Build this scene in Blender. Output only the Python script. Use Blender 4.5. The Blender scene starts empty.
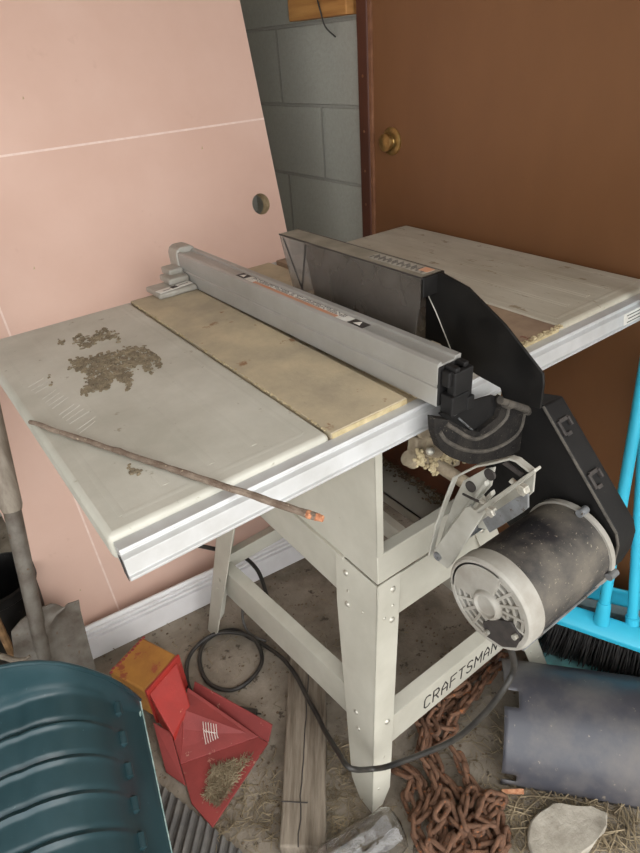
import bpy, bmesh, math, random
from mathutils import Vector as V, Matrix, noise
random.seed(7)
sc = bpy.context.scene
COL = sc.collection
R = math.radians

# ------------------------------------------------------------------ camera geometry (metres, floor at z = 0)
FOC = 604.42
PITCH, YAW, ROLL = 0.5607, 0.5987, -0.0794
CAM = V((-0.0819, -0.5331, 1.3234))
_f = V((math.sin(YAW)*math.cos(PITCH), math.cos(YAW)*math.cos(PITCH), -math.sin(PITCH)))
_r = V((math.cos(YAW), -math.sin(YAW), 0))
_u = _r.cross(_f)
RT = math.cos(ROLL)*_r + math.sin(ROLL)*_u
UP = -math.sin(ROLL)*_r + math.cos(ROLL)*_u
def at(px, py, n, d):
    """the point of the plane n.p = d seen at a spot of the photograph"""
    n = V(n)
    r = _f + RT*((px-320)/FOC) - UP*((py-426.5)/FOC)
    return CAM + r*((d - n.dot(CAM))/n.dot(r))
def az(px, py, z): return at(px, py, (0, 0, 1), z)
def ay(px, py, y): return at(px, py, (0, 1, 0), y)
def ax(px, py, x): return at(px, py, (1, 0, 0), x)

# ------------------------------------------------------------------ materials
def srgb(r, g, b):
    def c(v):
        v /= 255.0
        return v/12.92 if v <= 0.04045 else ((v+0.055)/1.055)**2.4
    return (c(r), c(g), c(b), 1)
def mat(name, col, col2=None, scale=8, rough=.6, metal=0, bump=0, bscale=None, lo=.35, hi=.65,
        spots=None, spot_scale=60, spot_amt=.6, stretch=None, rot=0, rough2=None, trans=0, alpha=1, coat=0, spec=.5, dust=None):
    m = bpy.data.materials.new(name); m.use_nodes = True
    nt = m.node_tree; N = nt.nodes; L = nt.links
    b = N['Principled BSDF']
    b.inputs['Base Color'].default_value = col
    b.inputs['Roughness'].default_value = rough
    b.inputs['Metallic'].default_value = metal
    b.inputs['Transmission Weight'].default_value = trans
    b.inputs['Alpha'].default_value = alpha
    b.inputs['Coat Weight'].default_value = coat; b.inputs['Specular IOR Level'].default_value = spec
    tc = N.new('ShaderNodeTexCoord'); mp = N.new('ShaderNodeMapping')
    L.new(tc.outputs['Object'], mp.inputs['Vector'])
    if stretch: mp.inputs['Scale'].default_value = stretch
    if rot:
        m0_ = N.new('ShaderNodeMapping'); m0_.inputs['Rotation'].default_value = (0, 0, rot)
        L.new(tc.outputs['Object'], m0_.inputs['Vector']); L.new(m0_.outputs[0], mp.inputs['Vector'])
    def nz(s, d=6, r=.6):
        n = N.new('ShaderNodeTexNoise'); n.inputs['Scale'].default_value = s
        n.inputs['Detail'].default_value = d; n.inputs['Roughness'].default_value = r
        L.new(mp.outputs[0], n.inputs['Vector']); return n
    def ramp(src, a, c):
        r = N.new('ShaderNodeValToRGB'); L.new(src, r.inputs[0])
        r.color_ramp.elements[0].position = a; r.color_ramp.elements[1].position = c
        return r
    def mix(fac, A, B):
        x = N.new('ShaderNodeMix'); x.data_type = 'RGBA'
        L.new(fac, x.inputs[0])
        for s, k in ((A, 6), (B, 7)):
            if isinstance(s, tuple): x.inputs[k].default_value = s
            else: L.new(s, x.inputs[k])
        return x.outputs[2]
    out = col
    if col2:
        rp = ramp(nz(scale).outputs['Fac'], lo, hi)
        out = mix(rp.outputs[0], out, col2)
        if rough2 is not None:
            mr = N.new('ShaderNodeMapRange'); L.new(rp.outputs[0], mr.inputs[0])
            mr.inputs[3].default_value = rough; mr.inputs[4].default_value = rough2
            L.new(mr.outputs[0], b.inputs['Roughness'])
    if spots:
        rp = ramp(nz(spot_scale, 4, .7).outputs['Fac'], spot_amt, spot_amt+.06)
        out = mix(rp.outputs[0], out, spots)
    if dust:                       # powder that has settled on the upward side, broken up by noise
        sx = N.new('ShaderNodeSeparateXYZ'); L.new(tc.outputs['Normal'], sx.inputs[0])
        ad = N.new('ShaderNodeMath'); ad.operation = 'MULTIPLY_ADD'; L.new(nz(26).outputs['Fac'], ad.inputs[0]); ad.inputs[1].default_value = .9
        L.new(sx.outputs[2], ad.inputs[2])
        out = mix(ramp(ad.outputs[0], 1.0, 1.75).outputs[0], out, dust)
    if not isinstance(out, tuple): L.new(out, b.inputs['Base Color'])
    if bump:
        bp = N.new('ShaderNodeBump'); bp.inputs['Strength'].default_value = bump
        bp.inputs['Distance'].default_value = .004
        L.new(nz(bscale or scale*6, 8, .65).outputs['Fac'], bp.inputs['Height'])
        L.new(bp.outputs[0], b.inputs['Normal'])
    m['_'] = 1
    return m

M = {}
M['wing'] = mat('wing_paint', srgb(196, 193, 181), srgb(174, 171, 158), 7, .5, 0, .08, 90, spots=srgb(150, 143, 126), spot_scale=38, spot_amt=.66)
M['wing2'] = mat('wing_dusty', srgb(190, 184, 168), srgb(168, 160, 142), 9, .6, 0, .1, 90, spots=srgb(140, 126, 104), spot_scale=34, spot_amt=.62, stretch=(1.6, .5, 1))
M['main'] = mat('main_rust', srgb(192, 176, 146), srgb(160, 148, 126), 9, .75, 0, .25, 80, spots=srgb(140, 108, 78), spot_scale=24, spot_amt=.64)
M['main_edge'] = mat('main_edge', srgb(200, 184, 146), srgb(164, 146, 108), 40, .7, 0, .2, 200)
M['alu'] = mat('aluminium', srgb(196, 196, 195), srgb(180, 179, 176), 14, .4, .2, .05, 120)
M['fence'] = mat('fence_aluminium', srgb(172, 170, 165), srgb(160, 157, 150), 10, .42, .3, .06, 120)
M['fence_head'] = mat('fence_head_metal', srgb(178, 174, 165), srgb(150, 145, 134), 20, .5, .2, .1)
M['groove'] = mat('dark_groove', srgb(74, 70, 65), srgb(110, 104, 96), 40, .7)
M['black'] = mat('black_plastic', srgb(17, 16, 16), srgb(30, 28, 27), 12, .5, 0, .12, 90, rough2=.65, spec=.3, spots=srgb(78, 72, 64), spot_scale=160, spot_amt=.69)
M['blackd'] = mat('black_plastic_dusty', srgb(24, 22, 21), srgb(46, 42, 38), 40, .68, 0, .3, 240, spots=srgb(112, 104, 92), spot_scale=240, spot_amt=.63, spec=.25)
M['plate'] = mat('black_plate', srgb(11, 10, 10), srgb(26, 24, 22), 14, .34, 0, .05, 60, rough2=.55, spots=srgb(66, 60, 54), spot_scale=60, spot_amt=.68, spec=.3)
M['cabinet'] = mat('cabinet_paint', srgb(194, 190, 176), srgb(178, 174, 160), 8, .5, 0, .05, 90, spots=srgb(160, 150, 130), spot_scale=60, spot_amt=.7)
M['brown_in'] = mat('cabinet_rust', srgb(124, 76, 50), srgb(98, 58, 38), 9, .8, 0, .2)
M['bolt'] = mat('bolt_zinc', srgb(206, 202, 190), srgb(170, 164, 150), 200, .35, .5)
M['motor'] = mat('motor_black', srgb(40, 39, 41), srgb(104, 97, 87), 11, .42, 0, .2, 170, lo=.42, hi=.66, rough2=.8, spots=srgb(140, 130, 114), spot_scale=170, spot_amt=.62, dust=srgb(112, 104, 93))
M['ridge'] = mat('ridge_grey', srgb(66, 62, 57), srgb(92, 86, 78), 60, .7, 0, .3, 200, spec=.3)  # paler grey for the chute ribs, guard seam and hinge pin
M['bell'] = mat('motor_end', srgb(176, 172, 163), srgb(150, 144, 133), 16, .55, .1, .1)
M['bell_in'] = mat('motor_inside', srgb(40, 36, 32), srgb(70, 62, 52), 60, .8)
M['cast'] = mat('cast_bracket', srgb(184, 182, 172), srgb(164, 160, 148), 18, .45, .15, .06)
M['galv'] = mat('galvanised', srgb(150, 152, 154), srgb(116, 116, 114), 30, .4, .5, .12, spots=srgb(96, 84, 70), spot_scale=90, spot_amt=.62)
M['crust'] = mat('sawdust_crust', srgb(200, 184, 148), srgb(158, 140, 106), 60, .9, 0, .8, 200)
M['rodm'] = mat('trunnion', srgb(170, 156, 132), srgb(124, 110, 90), 24, .7, .1, .4, 120)
M['cord'] = mat('cord_rubber', srgb(34, 33, 32), srgb(62, 58, 52), 30, .5)
M['pink'] = mat('pink_primer', srgb(216, 182, 165), srgb(208, 172, 154), 3, .62, 0, .03, 60, spots=srgb(205, 169, 151), spot_scale=9, spot_amt=.66)
M['scorew'] = mat('score_line', srgb(236, 214, 202), srgb(226, 200, 188), 60, .8)
M['fibre'] = mat('raw_fibreboard', srgb(196, 176, 140), srgb(160, 138, 104), 60, .9, 0, .3)
M['dark'] = mat('dark_hollow', srgb(90, 84, 76), srgb(60, 56, 50), 20, .9)
M['white'] = mat('white_moulding', srgb(232, 230, 230), srgb(220, 217, 216), 10, .45, 0, .03, spots=srgb(196, 190, 184), spot_scale=30, spot_amt=.7)
M['wood'] = mat('weathered_wood', srgb(152, 140, 124), srgb(94, 82, 68), 12, .85, 0, .5, 60, stretch=(5, .4, 1), rot=R(37))
M['wood_tan'] = mat('lumber', srgb(184, 134, 74), srgb(150, 100, 50), 10, .7, 0, .2, stretch=(1, .3, 4))
M['stick'] = mat('stick_wood', srgb(140, 108, 72), srgb(96, 70, 44), 30, .8, 0, .4)
M['shovel_h'] = mat('shovel_handle', srgb(150, 140, 126), srgb(116, 104, 90), 24, .75, 0, .3, stretch=(2, 2, .4))
M['shovel_m'] = mat('shovel_steel', srgb(128, 123, 114), srgb(90, 80, 70), 16, .6, .25, .25, spots=srgb(104, 76, 56), spot_scale=26, spot_amt=.62)
M['green'] = mat('green_plastic', srgb(30, 54, 59), srgb(41, 67, 73), 7, .3, 0, .06, 90, rough2=.5, spots=srgb(104, 128, 130), spot_scale=120, spot_amt=.69)
M['green_chip'] = mat('green_scuffed', srgb(186, 204, 196), srgb(120, 150, 146), 60, .7)
M['red'] = mat('red_paint', srgb(172, 48, 40), srgb(148, 46, 40), 12, .55, 0, .12, 80, spots=srgb(196, 140, 112), spot_scale=46, spot_amt=.64)
M['red_dull'] = mat('red_faded', srgb(152, 64, 60), srgb(132, 56, 53), 12, .65, 0, .2, spots=srgb(170, 126, 108), spot_scale=44, spot_amt=.64)
M['yellow'] = mat('yellow_paint', srgb(184, 130, 58), srgb(156, 104, 48), 12, .6, 0, .2, spots=srgb(150, 78, 50), spot_scale=34, spot_amt=.6)
M['scribble'] = mat('white_paint', srgb(236, 232, 224), srgb(220, 212, 202), 80, .8)
M['rubber'] = mat('grey_rubber', srgb(84, 82, 80), srgb(110, 106, 100), 24, .75, 0, .2, spots=srgb(140, 132, 120), spot_scale=180, spot_amt=.7)
M['chain'] = mat('rusty_chain', srgb(136, 98, 74), srgb(96, 70, 54), 60, .85, .1, .9, 260, spots=srgb(176, 108, 62), spot_scale=46, spot_amt=.6)
M['shell'] = mat('black_sheet', srgb(70, 70, 76), srgb(104, 99, 96), 9, .32, 0, .1, 60, lo=.4, hi=.7, rough2=.6, spots=srgb(134, 124, 112), spot_scale=70, spot_amt=.66)
M['concrete'] = mat('concrete_lump', srgb(184, 176, 162), srgb(150, 142, 128), 24, .9, 0, .6, 120)
M['cyan'] = mat('cyan_plastic', srgb(58, 186, 214), srgb(50, 172, 202), 6, .35)
M['teal'] = mat('teal_lip', srgb(110, 168, 170), srgb(92, 128, 128), 24, .6)
M['pan_grey'] = mat('pan_grey', srgb(104, 122, 120), srgb(84, 92, 90), 20, .6)
M['bristle'] = mat('bristles', srgb(24, 23, 23), srgb(48, 45, 42), 60, .6)
M['brown'] = mat('brown_door', srgb(122, 83, 52), srgb(112, 75, 46), 3, .42, 0, .05, 40, stretch=(1, 1, .5), spots=srgb(126, 84, 54), spot_scale=50, spot_amt=.7)
M['brown_f'] = mat('brown_frame', srgb(84, 46, 30), srgb(72, 40, 27), 5, .5, 0, .1, spots=srgb(150, 110, 84), spot_scale=40, spot_amt=.74)
M['brass'] = mat('brass', srgb(190, 158, 98), srgb(140, 112, 66), 40, .32, .8)
M['clay'] = mat('dry_dirt', srgb(108, 96, 78), srgb(142, 128, 104), 60, .95, 0, .5, 200)
M['straw'] = mat('straw', srgb(160, 144, 116), srgb(112, 98, 76), 20, .85)
M['chips'] = mat('wood_chips', srgb(140, 122, 98), srgb(92, 76, 60), 60, .9, 0, .5, 200)
M['label_w'] = mat('label_white', srgb(226, 224, 216), srgb(206, 200, 190), 30, .5)
M['label_o'] = mat('label_orange', srgb(206, 140, 104), srgb(190, 150, 124), 60, .55)
M['label_k'] = mat('label_print', srgb(48, 44, 42), srgb(66, 60, 56), 60, .6)
M['letter'] = mat('letter_black', srgb(38, 34, 32), srgb(56, 50, 46), 80, .6)
M['rustrod'] = mat('rusty_rod', srgb(144, 128, 112), srgb(106, 88, 74), 60, .85, .1, .8, 200, spots=srgb(176, 160, 138), spot_scale=120, spot_amt=.62)
M['tip'] = mat('broken_tip', srgb(200, 150, 112), srgb(160, 96, 64), 100, .8)
M['blue'] = mat('blue_plastic', srgb(62, 62, 170), srgb(50, 50, 140), 20, .4)
M['scratch'] = mat('scratch', srgb(212, 210, 200), srgb(200, 196, 186), 60, .6)

def glassy(name, col, alpha, rough):
    m = mat(name, col, None, rough=rough)
    nt = m.node_tree; N = nt.nodes; L = nt.links
    b = N['Principled BSDF']; tc = [n for n in N if n.type == 'TEX_COORD'][0]
    n = N.new('ShaderNodeTexNoise'); n.inputs['Scale'].default_value = 16; n.inputs['Detail'].default_value = 3
    L.new(tc.outputs['Object'], n.inputs['Vector'])
    mr = N.new('ShaderNodeMapRange'); mr.inputs[1].default_value = .35; mr.inputs[2].default_value = .7
    mr.inputs[3].default_value = alpha[0]; mr.inputs[4].default_value = alpha[1]
    L.new(n.outputs['Fac'], mr.inputs[0]); L.new(mr.outputs[0], b.inputs['Alpha'])
    return m
M['smoke'] = glassy('smoky_shield', srgb(92, 86, 80), (.5, .85), .3)
M['smoke_clear'] = glassy('smoky_shield_nose', srgb(150, 142, 134), (.25, .5), .25)
M['smoke_top'] = glassy('smoky_shield_top', srgb(150, 142, 126), (.6, .95), .6)
M['clear'] = mat('clear_plastic', srgb(246, 246, 246), None, rough=.03, trans=1)
M['clear'].node_tree.nodes['Principled BSDF'].inputs['IOR'].default_value = 1.4

# concrete floor
def floor_mat():
    m = mat('dirty_concrete', srgb(158, 147, 132), srgb(118, 108, 94), 9, .9, 0, .9, 60, lo=.36, hi=.64, spots=srgb(88, 78, 66), spot_scale=26, spot_amt=.6)
    return m
M['floor'] = floor_mat()
# painted concrete blocks: courses 0.203 high, 0.406 long, on a wall that runs along y (or x)
def block_mat(axis, off_u, off_z):
    m = bpy.data.materials.new('concrete_block'); m.use_nodes = True
    nt = m.node_tree; N = nt.nodes; L = nt.links; b = N['Principled BSDF']
    b.inputs['Roughness'].default_value = .85
    tc = N.new('ShaderNodeTexCoord'); sp = N.new('ShaderNodeSeparateXYZ'); cb = N.new('ShaderNodeCombineXYZ')
    L.new(tc.outputs['Object'], sp.inputs[0])
    def add(src, v):
        a = N.new('ShaderNodeMath'); a.operation = 'ADD'; a.inputs[1].default_value = v; L.new(src, a.inputs[0]); return a.outputs[0]
    L.new(add(sp.outputs[axis], off_u), cb.inputs[0]); L.new(add(sp.outputs[2], off_z), cb.inputs[1])
    br = N.new('ShaderNodeTexBrick'); L.new(cb.outputs[0], br.inputs['Vector'])
    br.inputs['Scale'].default_value = 1; br.inputs['Brick Width'].default_value = .406; br.inputs['Row Height'].default_value = .203
    br.inputs['Mortar Size'].default_value = .0055; br.inputs['Mortar Smooth'].default_value = .4
    br.offset = .5
    br.inputs['Color1'].default_value = srgb(182, 180, 168); br.inputs['Color2'].default_value = srgb(172, 171, 160)
    br.inputs['Mortar'].default_value = srgb(160, 158, 148)
    n = N.new('ShaderNodeTexNoise'); n.inputs['Scale'].default_value = 120; n.inputs['Detail'].default_value = 8; n.inputs['Roughness'].default_value = .7
    L.new(tc.outputs['Object'], n.inputs['Vector'])
    x = N.new('ShaderNodeMix'); x.data_type = 'RGBA'; x.blend_type = 'MULTIPLY'; x.inputs[0].default_value = .35
    L.new(br.outputs['Color'], x.inputs[6]); L.new(n.outputs['Fac'], x.inputs[7])
    L.new(x.outputs[2], b.inputs['Base Color'])
    h = N.new('ShaderNodeMath'); h.operation = 'MULTIPLY_ADD'; L.new(br.outputs['Fac'], h.inputs[0]); h.inputs[1].default_value = -1.6
    L.new(n.outputs['Fac'], h.inputs[2])
    bp = N.new('ShaderNodeBump'); bp.inputs['Strength'].default_value = .6; bp.inputs['Distance'].default_value = .005
    L.new(h.outputs[0], bp.inputs['Height']); L.new(bp.outputs[0], b.inputs['Normal'])
    return m

# ------------------------------------------------------------------ mesh helpers (world coordinates)
def obj(name, bm, m, parent=None, bevel=0, smooth=False, seg=2):
    o_off = V((0, 0, 0)); p = parent
    while p is not None: o_off += p.location; p = p.parent
    bmesh.ops.translate(bm, verts=bm.verts, vec=-o_off)
    bmesh.ops.recalc_face_normals(bm, faces=bm.faces)
    me = bpy.data.meshes.new(name); bm.to_mesh(me); bm.free()
    for k in (m if isinstance(m, (list, tuple)) else [m]): me.materials.append(k)
    o = bpy.data.objects.new(name, me); COL.objects.link(o)
    if parent is not None: o.parent = parent
    if smooth:
        for f in me.polygons: f.use_smooth = True
        try: me.set_sharp_from_angle(angle=R(38))
        except Exception: pass
    if bevel:
        b = o.modifiers.new('bevel', 'BEVEL'); b.width = bevel; b.segments = seg; b.limit_method = 'ANGLE'; b.angle_limit = R(40)
    return o
def tag(o, label=None, cat=None, group=None, kind=None):
    if label: o['label'] = label
    if cat: o['category'] = cat
    if group: o['group'] = group
    if kind: o['kind'] = kind
    return o
def thing(name, loc, label, cat, group=None):
    o = bpy.data.objects.new(name, None); o.location = loc; COL.objects.link(o); o.empty_display_size = .05
    return tag(o, label, cat, group)
def B(): return bmesh.new()
def box(bm, lo, hi, mi=0, M4=None):
    vs = [bm.verts.new(V((x, y, z))) for x in (lo[0], hi[0]) for y in (lo[1], hi[1]) for z in (lo[2], hi[2])]
    if M4 is not None:
        for v in vs: v.co = M4 @ v.co
    for q in ((0, 1, 3, 2), (4, 6, 7, 5), (0, 4, 5, 1), (2, 3, 7, 6), (0, 2, 6, 4), (1, 5, 7, 3)):
        bm.faces.new([vs[i] for i in q]).material_index = mi
    return vs
def prism(bm, poly, off, mi=0):
    off = V(off); n = len(poly)
    a = [bm.verts.new(V(p)) for p in poly]; b = [bm.verts.new(V(p)+off) for p in poly]
    fs = [bm.faces.new(a), bm.faces.new(b[::-1])]
    for i in range(n): fs.append(bm.faces.new([a[i], b[i], b[(i+1) % n], a[(i+1) % n]]))
    for f in fs: f.material_index = mi
def frame_of(t):
    t = t.normalized(); a = V((0, 0, 1)) if abs(t.z) < .9 else V((1, 0, 0))
    x = t.cross(a).normalized(); return x, x.cross(t).normalized()
def tube(bm, pts, r, seg=10, cap=True, mi=0):
    pts = [V(p) for p in pts]; rs = r if isinstance(r, (list, tuple)) else [r]*len(pts)
    rings = []; px = None
    for i, p in enumerate(pts):
        t = (pts[min(i+1, len(pts)-1)] - pts[max(i-1, 0)]).normalized()
        if px is None: x, y = frame_of(t)
        else:
            x = (px - t*px.dot(t)).normalized(); y = x.cross(t)
        px = x
        rings.append([bm.verts.new(p + (x*math.cos(2*math.pi*k/seg) + y*math.sin(2*math.pi*k/seg))*rs[i]) for k in range(seg)])
    for a, b in zip(rings, rings[1:]):
        for k in range(seg): bm.faces.new([a[k], a[(k+1) % seg], b[(k+1) % seg], b[k]]).material_index = mi
    if cap:
        bm.faces.new(rings[0][::-1]).material_index = mi; bm.faces.new(rings[-1]).material_index = mi
def smooth_path(pts, n=8):
    pts = [V(p) for p in pts]; out = []
    for i in range(len(pts)-1):
        p0, p1, p2, p3 = pts[max(i-1, 0)], pts[i], pts[i+1], pts[min(i+2, len(pts)-1)]
        for k in range(n):
            t = k/n
            out.append(.5*((2*p1)+(p2-p0)*t+(2*p0-5*p1+4*p2-p3)*t*t+(3*p1-p0-3*p2+p3)*t**3))
    out.append(pts[-1]); return out
def lathe_x(bm, c, prof, seg=40, mi=0):
    """profile of (x offset, radius) turned around an axis along x through c"""
    rings = []
    for dx, r in prof:
        rings.append([bm.verts.new((c[0]+dx, c[1]+r*math.cos(2*math.pi*k/seg), c[2]+r*math.sin(2*math.pi*k/seg))) for k in range(seg)])
    for a, b in zip(rings, rings[1:]):
        for k in range(seg): bm.faces.new([a[k], a[(k+1) % seg], b[(k+1) % seg], b[k]]).material_index = mi
    bm.faces.new(rings[0]); bm.faces.new(rings[-1][::-1])
def ribbon(bm, pts, w, n, h=.0006, mi=0):
    """flat strokes of width w lying on a face whose normal is n"""
    n = V(n).normalized()
    for a, b in zip(pts, pts[1:]):
        a, b = V(a), V(b); t = (b-a).normalized(); s = t.cross(n)*w/2; e = t*w*.4
        prism(bm, [a-e-s, b+e-s, b+e+s, a-e+s], n*h, mi)
def ball(bm, c, r, sub=1, mi=0):
    r = (r, r, r) if not isinstance(r, (tuple, list)) else r
    g = bmesh.ops.create_icosphere(bm, subdivisions=sub, radius=1)
    for v in g['verts']: v.co = V((v.co.x*r[0], v.co.y*r[1], v.co.z*r[2])) + V(c)
    for f in {f for v in g['verts'] for f in v.link_faces}: f.material_index = mi

# ------------------------------------------------------------------ the setting
W = 1.105                     # face of the block wall on the right
YB = 1.50                     # face of the block wall at the back
ZC = 2.15
def struct(name, bm, m, parent=None, bevel=0):
    o = obj(name, bm, m, parent, bevel)
    if parent is None: o['kind'] = 'structure'
    return o
b = B(); box(b, (-2.2, -4.0, -.1), (W+.12, YB+.12, 0)); struct('floor', b, M['floor'])
b = B(); box(b, (-2.2, YB, 0), (W+.12, YB+.12, ZC)); struct('wall_back', b, block_mat(0, .1, .0))
b = B(); box(b, (W, .850, 0), (W+.12, YB, ZC)); box(b, (W, -.36, 1.98), (W+.12, .850, ZC)); box(b, (W, -1.6, 0), (W+.12, -.36, ZC))
struct('wall_right', b, block_mat(1, .812-1.2733+.203*4.0, .812-1.1748+.203))
b = B(); box(b, (-2.2, .1, 0), (-2.08, YB, ZC)); struct('wall_left', b, block_mat(1, .1, 0))
b = B(); box(b, (-2.08, 1.165, 1.90), (W-.002, 1.21, 1.99)); struct('trim_1', b, M['wood_tan'])
b = B(); box(b, (-2.2, -.9, ZC), (W+.12, YB+.12, ZC+.1)); struct('ceiling', b, mat('ceiling_boards', srgb(168, 160, 148), srgb(140, 130, 118), 4, .8))

d = B(); box(d, (1.094, -.33, .02), (1.134, .826, 1.95))
door = struct('door_1', d, M['brown'], None, .002)
tag(door, 'brown slab door in a dark brown frame beside the block wall', 'door')
b = B(); box(b, (1.083, .832, 0), (1.16, .872, 1.98)); box(b, (1.083, -.38, 0), (1.16, -.335, 1.98)); box(b, (1.083, -.335, 1.955), (1.16, .832, 1.98))
struct('door_frame', b, M['brown_f'], door, .003)
b = B(); box(b, (1.087, .822, .02), (1.095, .833, 1.95)); struct('weather_strip', b, mat('strip_brown', srgb(134, 92, 64), srgb(110, 70, 46), 30, .6), door, .001)
b = B(); lathe_x(b, (1.094, .752, 1.10), [(0, .0), (-.0001, .034), (-.004, .034), (-.007, .028), (-.008, .017), (-.012, .015), (-.016, .021), (-.022, .023), (-.028, .021), (-.030, .012), (-.0305, .0)], 32)
knob = obj('door_knob', b, M['brass'], door, 0, True); knob['label'] = 'round brass door knob'
b = B()
for yy, zz in ((.852, 1.25), (.852, 1.12), (.852, 1.02), (.852, .93)): lathe_x(b, (1.083, yy, zz), [(0, .0), (0, .0035), (-.001, .003), (-.0012, 0)], 10)
obj('nail', b, M['brown'], door)

b = B(); box(b, (W-.042, .885, 1.385), (W, 1.140, 1.475))
lum = obj('lumber_block', b, M['wood_tan'], None, .003)
tag(lum, 'short orange-brown lumber block fixed high on the block wall beside the door', 'lumber')
b = B(); tube(b, smooth_path([(W-.044, 1.03, 1.47), (W-.046, 1.00, 1.43), (W-.047, .985, 1.40), (W-.036, .982, 1.365), (W-.02, .96, 1.34)], 5), .0022, 6)
w_ = obj('hanging_wire', b, M['cord']); tag(w_, 'thin dark wire hanging over the lumber block on the wall', 'wire')

# ------------------------------------------------------------------ pink door slab leaning on the back wall
TL = math.tan(R(12)); CL = math.cos(R(12)); SL = math.sin(R(12))
def slab_pt(x, s, t=0):          # s up along the slab, t out of its front
    return V((x, .735 + s*SL, s*CL)) + V((0, -CL, SL))*t
N_SL = V((0, -CL, SL)); D_SL = N_SL.dot(slab_pt(0, 0))
def a_slab(px, py): return at(px, py, N_SL, D_SL)
SX0, SX1, SH, ST = -.078, .853, 2.03, .035
hole = a_slab(261, 204); hx, hs = hole.x, (hole.z)/CL
slab = thing('door_slab', (.43, .735, 0), 'pink primed door slab leaning against the back wall, bored for a knob', 'door slab')
b = B()
seg = 28; hr = .027
def slab_face(bm, t):
    o = [bm.verts.new(slab_pt(x, s, t)) for x, s in ((SX0, .008), (SX1, .008), (SX1, SH), (SX0, SH))]
    h = [bm.verts.new(slab_pt(hx+hr*math.cos(2*math.pi*k/seg), hs+hr*math.sin(2*math.pi*k/seg), t)) for k in range(seg)]
    es = [bm.edges.new((o[i], o[(i+1) % 4])) for i in range(4)] + [bm.edges.new((h[k], h[(k+1) % seg])) for k in range(seg)]
    bmesh.ops.triangle_fill(bm, use_beauty=True, edges=es)
    return o, h
o1, h1 = slab_face(b, 0); o2, h2 = slab_face(b, -ST)
# keep the bore open: drop any face that fills it
kill = [f for f in b.faces if (f.calc_center_median()-slab_pt(hx, hs, 0)).length < hr*.9 or (f.calc_center_median()-slab_pt(hx, hs, -ST)).length < hr*.9]
bmesh.ops.delete(b, geom=kill, context='FACES_ONLY')
for A, C_ in ((o1, o2),):
    for i in range(4): b.faces.new([A[i], A[(i+1) % 4], C_[(i+1) % 4], C_[i]])
for k in range(seg): b.faces.new([h1[k], h1[(k+1) % seg], h2[(k+1) % seg], h2[k]]).material_index = 1
obj('slab_panel', b, [M['pink'], M['fibre']], slab)
b = B()
p0, p1 = a_slab(0, 155), a_slab(262, 120); sl = (p0.z+p1.z)/2/CL
vx = [a_slab(4, 320).x, a_slab(87.5, 530).x]
prism(b, [slab_pt(SX0, sl-.0022, 0), slab_pt(SX1, sl-.0022, 0), slab_pt(SX1, sl+.0022, 0), slab_pt(SX0, sl+.0022, 0)], N_SL*.0006)
xv = sum(vx)/2
prism(b, [slab_pt(xv-.0022, .01, 0), slab_pt(xv+.0022, .01, 0), slab_pt(xv+.0022, sl, 0), slab_pt(xv-.0022, sl, 0)], N_SL*.0006)
g = obj('marked_line', b, M['scorew'], slab); g['label'] = 'pale line drawn across the pink face'
b = B()
for px_, py_ in ((23, 98), (34, 268), (202, 148), (80, 590)):
    c = a_slab(px_, py_); prism(b, [c+V((-.002, 0, -.003)), c+V((.002, 0, -.002)), c+V((.001, 0, .004))], N_SL*.0007)
obj('nick_marks', b, M['fibre'], slab)

# white moulding along its foot
b = B()
A_, Bv = V((-.055, .708, 0)), V((.86, .622, 0)); dr = (Bv-A_).normalized(); up = V((0, .17, .985)).normalized(); nn = dr.cross(up)
prof = [(0, .0), (.013, 0), (.013, .062), (.019, .067), (.019, .080), (.010, .083), (.016, .088), (.016, .096), (.008, .099), (.013, .103), (.013, .111), (.006, .114), (.010, .119), (.006, .128), (0, .128)]
prism(b, [A_ + nn*t + up*s*.77 for t, s in prof], dr*(Bv-A_).length)
o = obj('baseboard_moulding', b, M['white'], None, .0006)
tag(o, 'white fluted baseboard moulding lying on the floor along the foot of the pink slab', 'moulding')

# ------------------------------------------------------------------ the table saw
saw = thing('table_saw', (.54, .30, 0), 'dusty grey contractor table saw with black motor on a splayed sheet metal stand', 'table saw')
ZT = .9
def wing(x0, x1, m, name, left):
    b = B(); y0, y1 = 0, .686
    box(b, (x0, y0, ZT-.036), (x1, y1, ZT))
    w = obj(name, b, m, saw, .008, True, 3)
    b = B(); ins = .026                           # the embossed border and the pressed ribs
    xs = [x0+ins, x1-ins]; h = .0008 if left else .0012
    def ridge(p, q, w_):
        t = (q-p).normalized(); s = V((-t.y, t.x, 0))*w_; up_ = V((0, 0, h))
        vs = [p-s, p+up_, p+s, q-s, q+up_, q+s]; vv = [b.verts.new(k) for k in vs]
        for f in ((0, 1, 4, 3), (1, 2, 5, 4), (0, 3, 5, 2), (0, 2, 1), (3, 4, 5)): b.faces.new([vv[i] for i in f])
    c = [V((xs[0], y0+ins, ZT-.0002)), V((xs[1], y0+ins, ZT-.0002)), V((xs[1], y1-ins, ZT-.0002)), V((xs[0], y1-ins, ZT-.0002))]
    for i in range(4): ridge(c[i], c[(i+1) % 4], .006)
    for k in (1, 2, 3):
        x = xs[0] + (xs[1]-xs[0])*k/4
        for dx in (-.004, .004) if not left else (0,): ridge(V((x+dx, y0+ins+.02, ZT-.0002)), V((x+dx, y1-ins-.02, ZT-.0002)), .004 if not left else .008)
    obj('pressed_rib', b, m, w, 0, True)
    return w
lw = wing(0, .2965, M['wing'], 'extension_wing', True)
rw = wing(.7815, 1.0825, M['wing2'], 'extension_wing', False); rw['label'] = 'dusty extension wing with pressed ribs'
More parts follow.
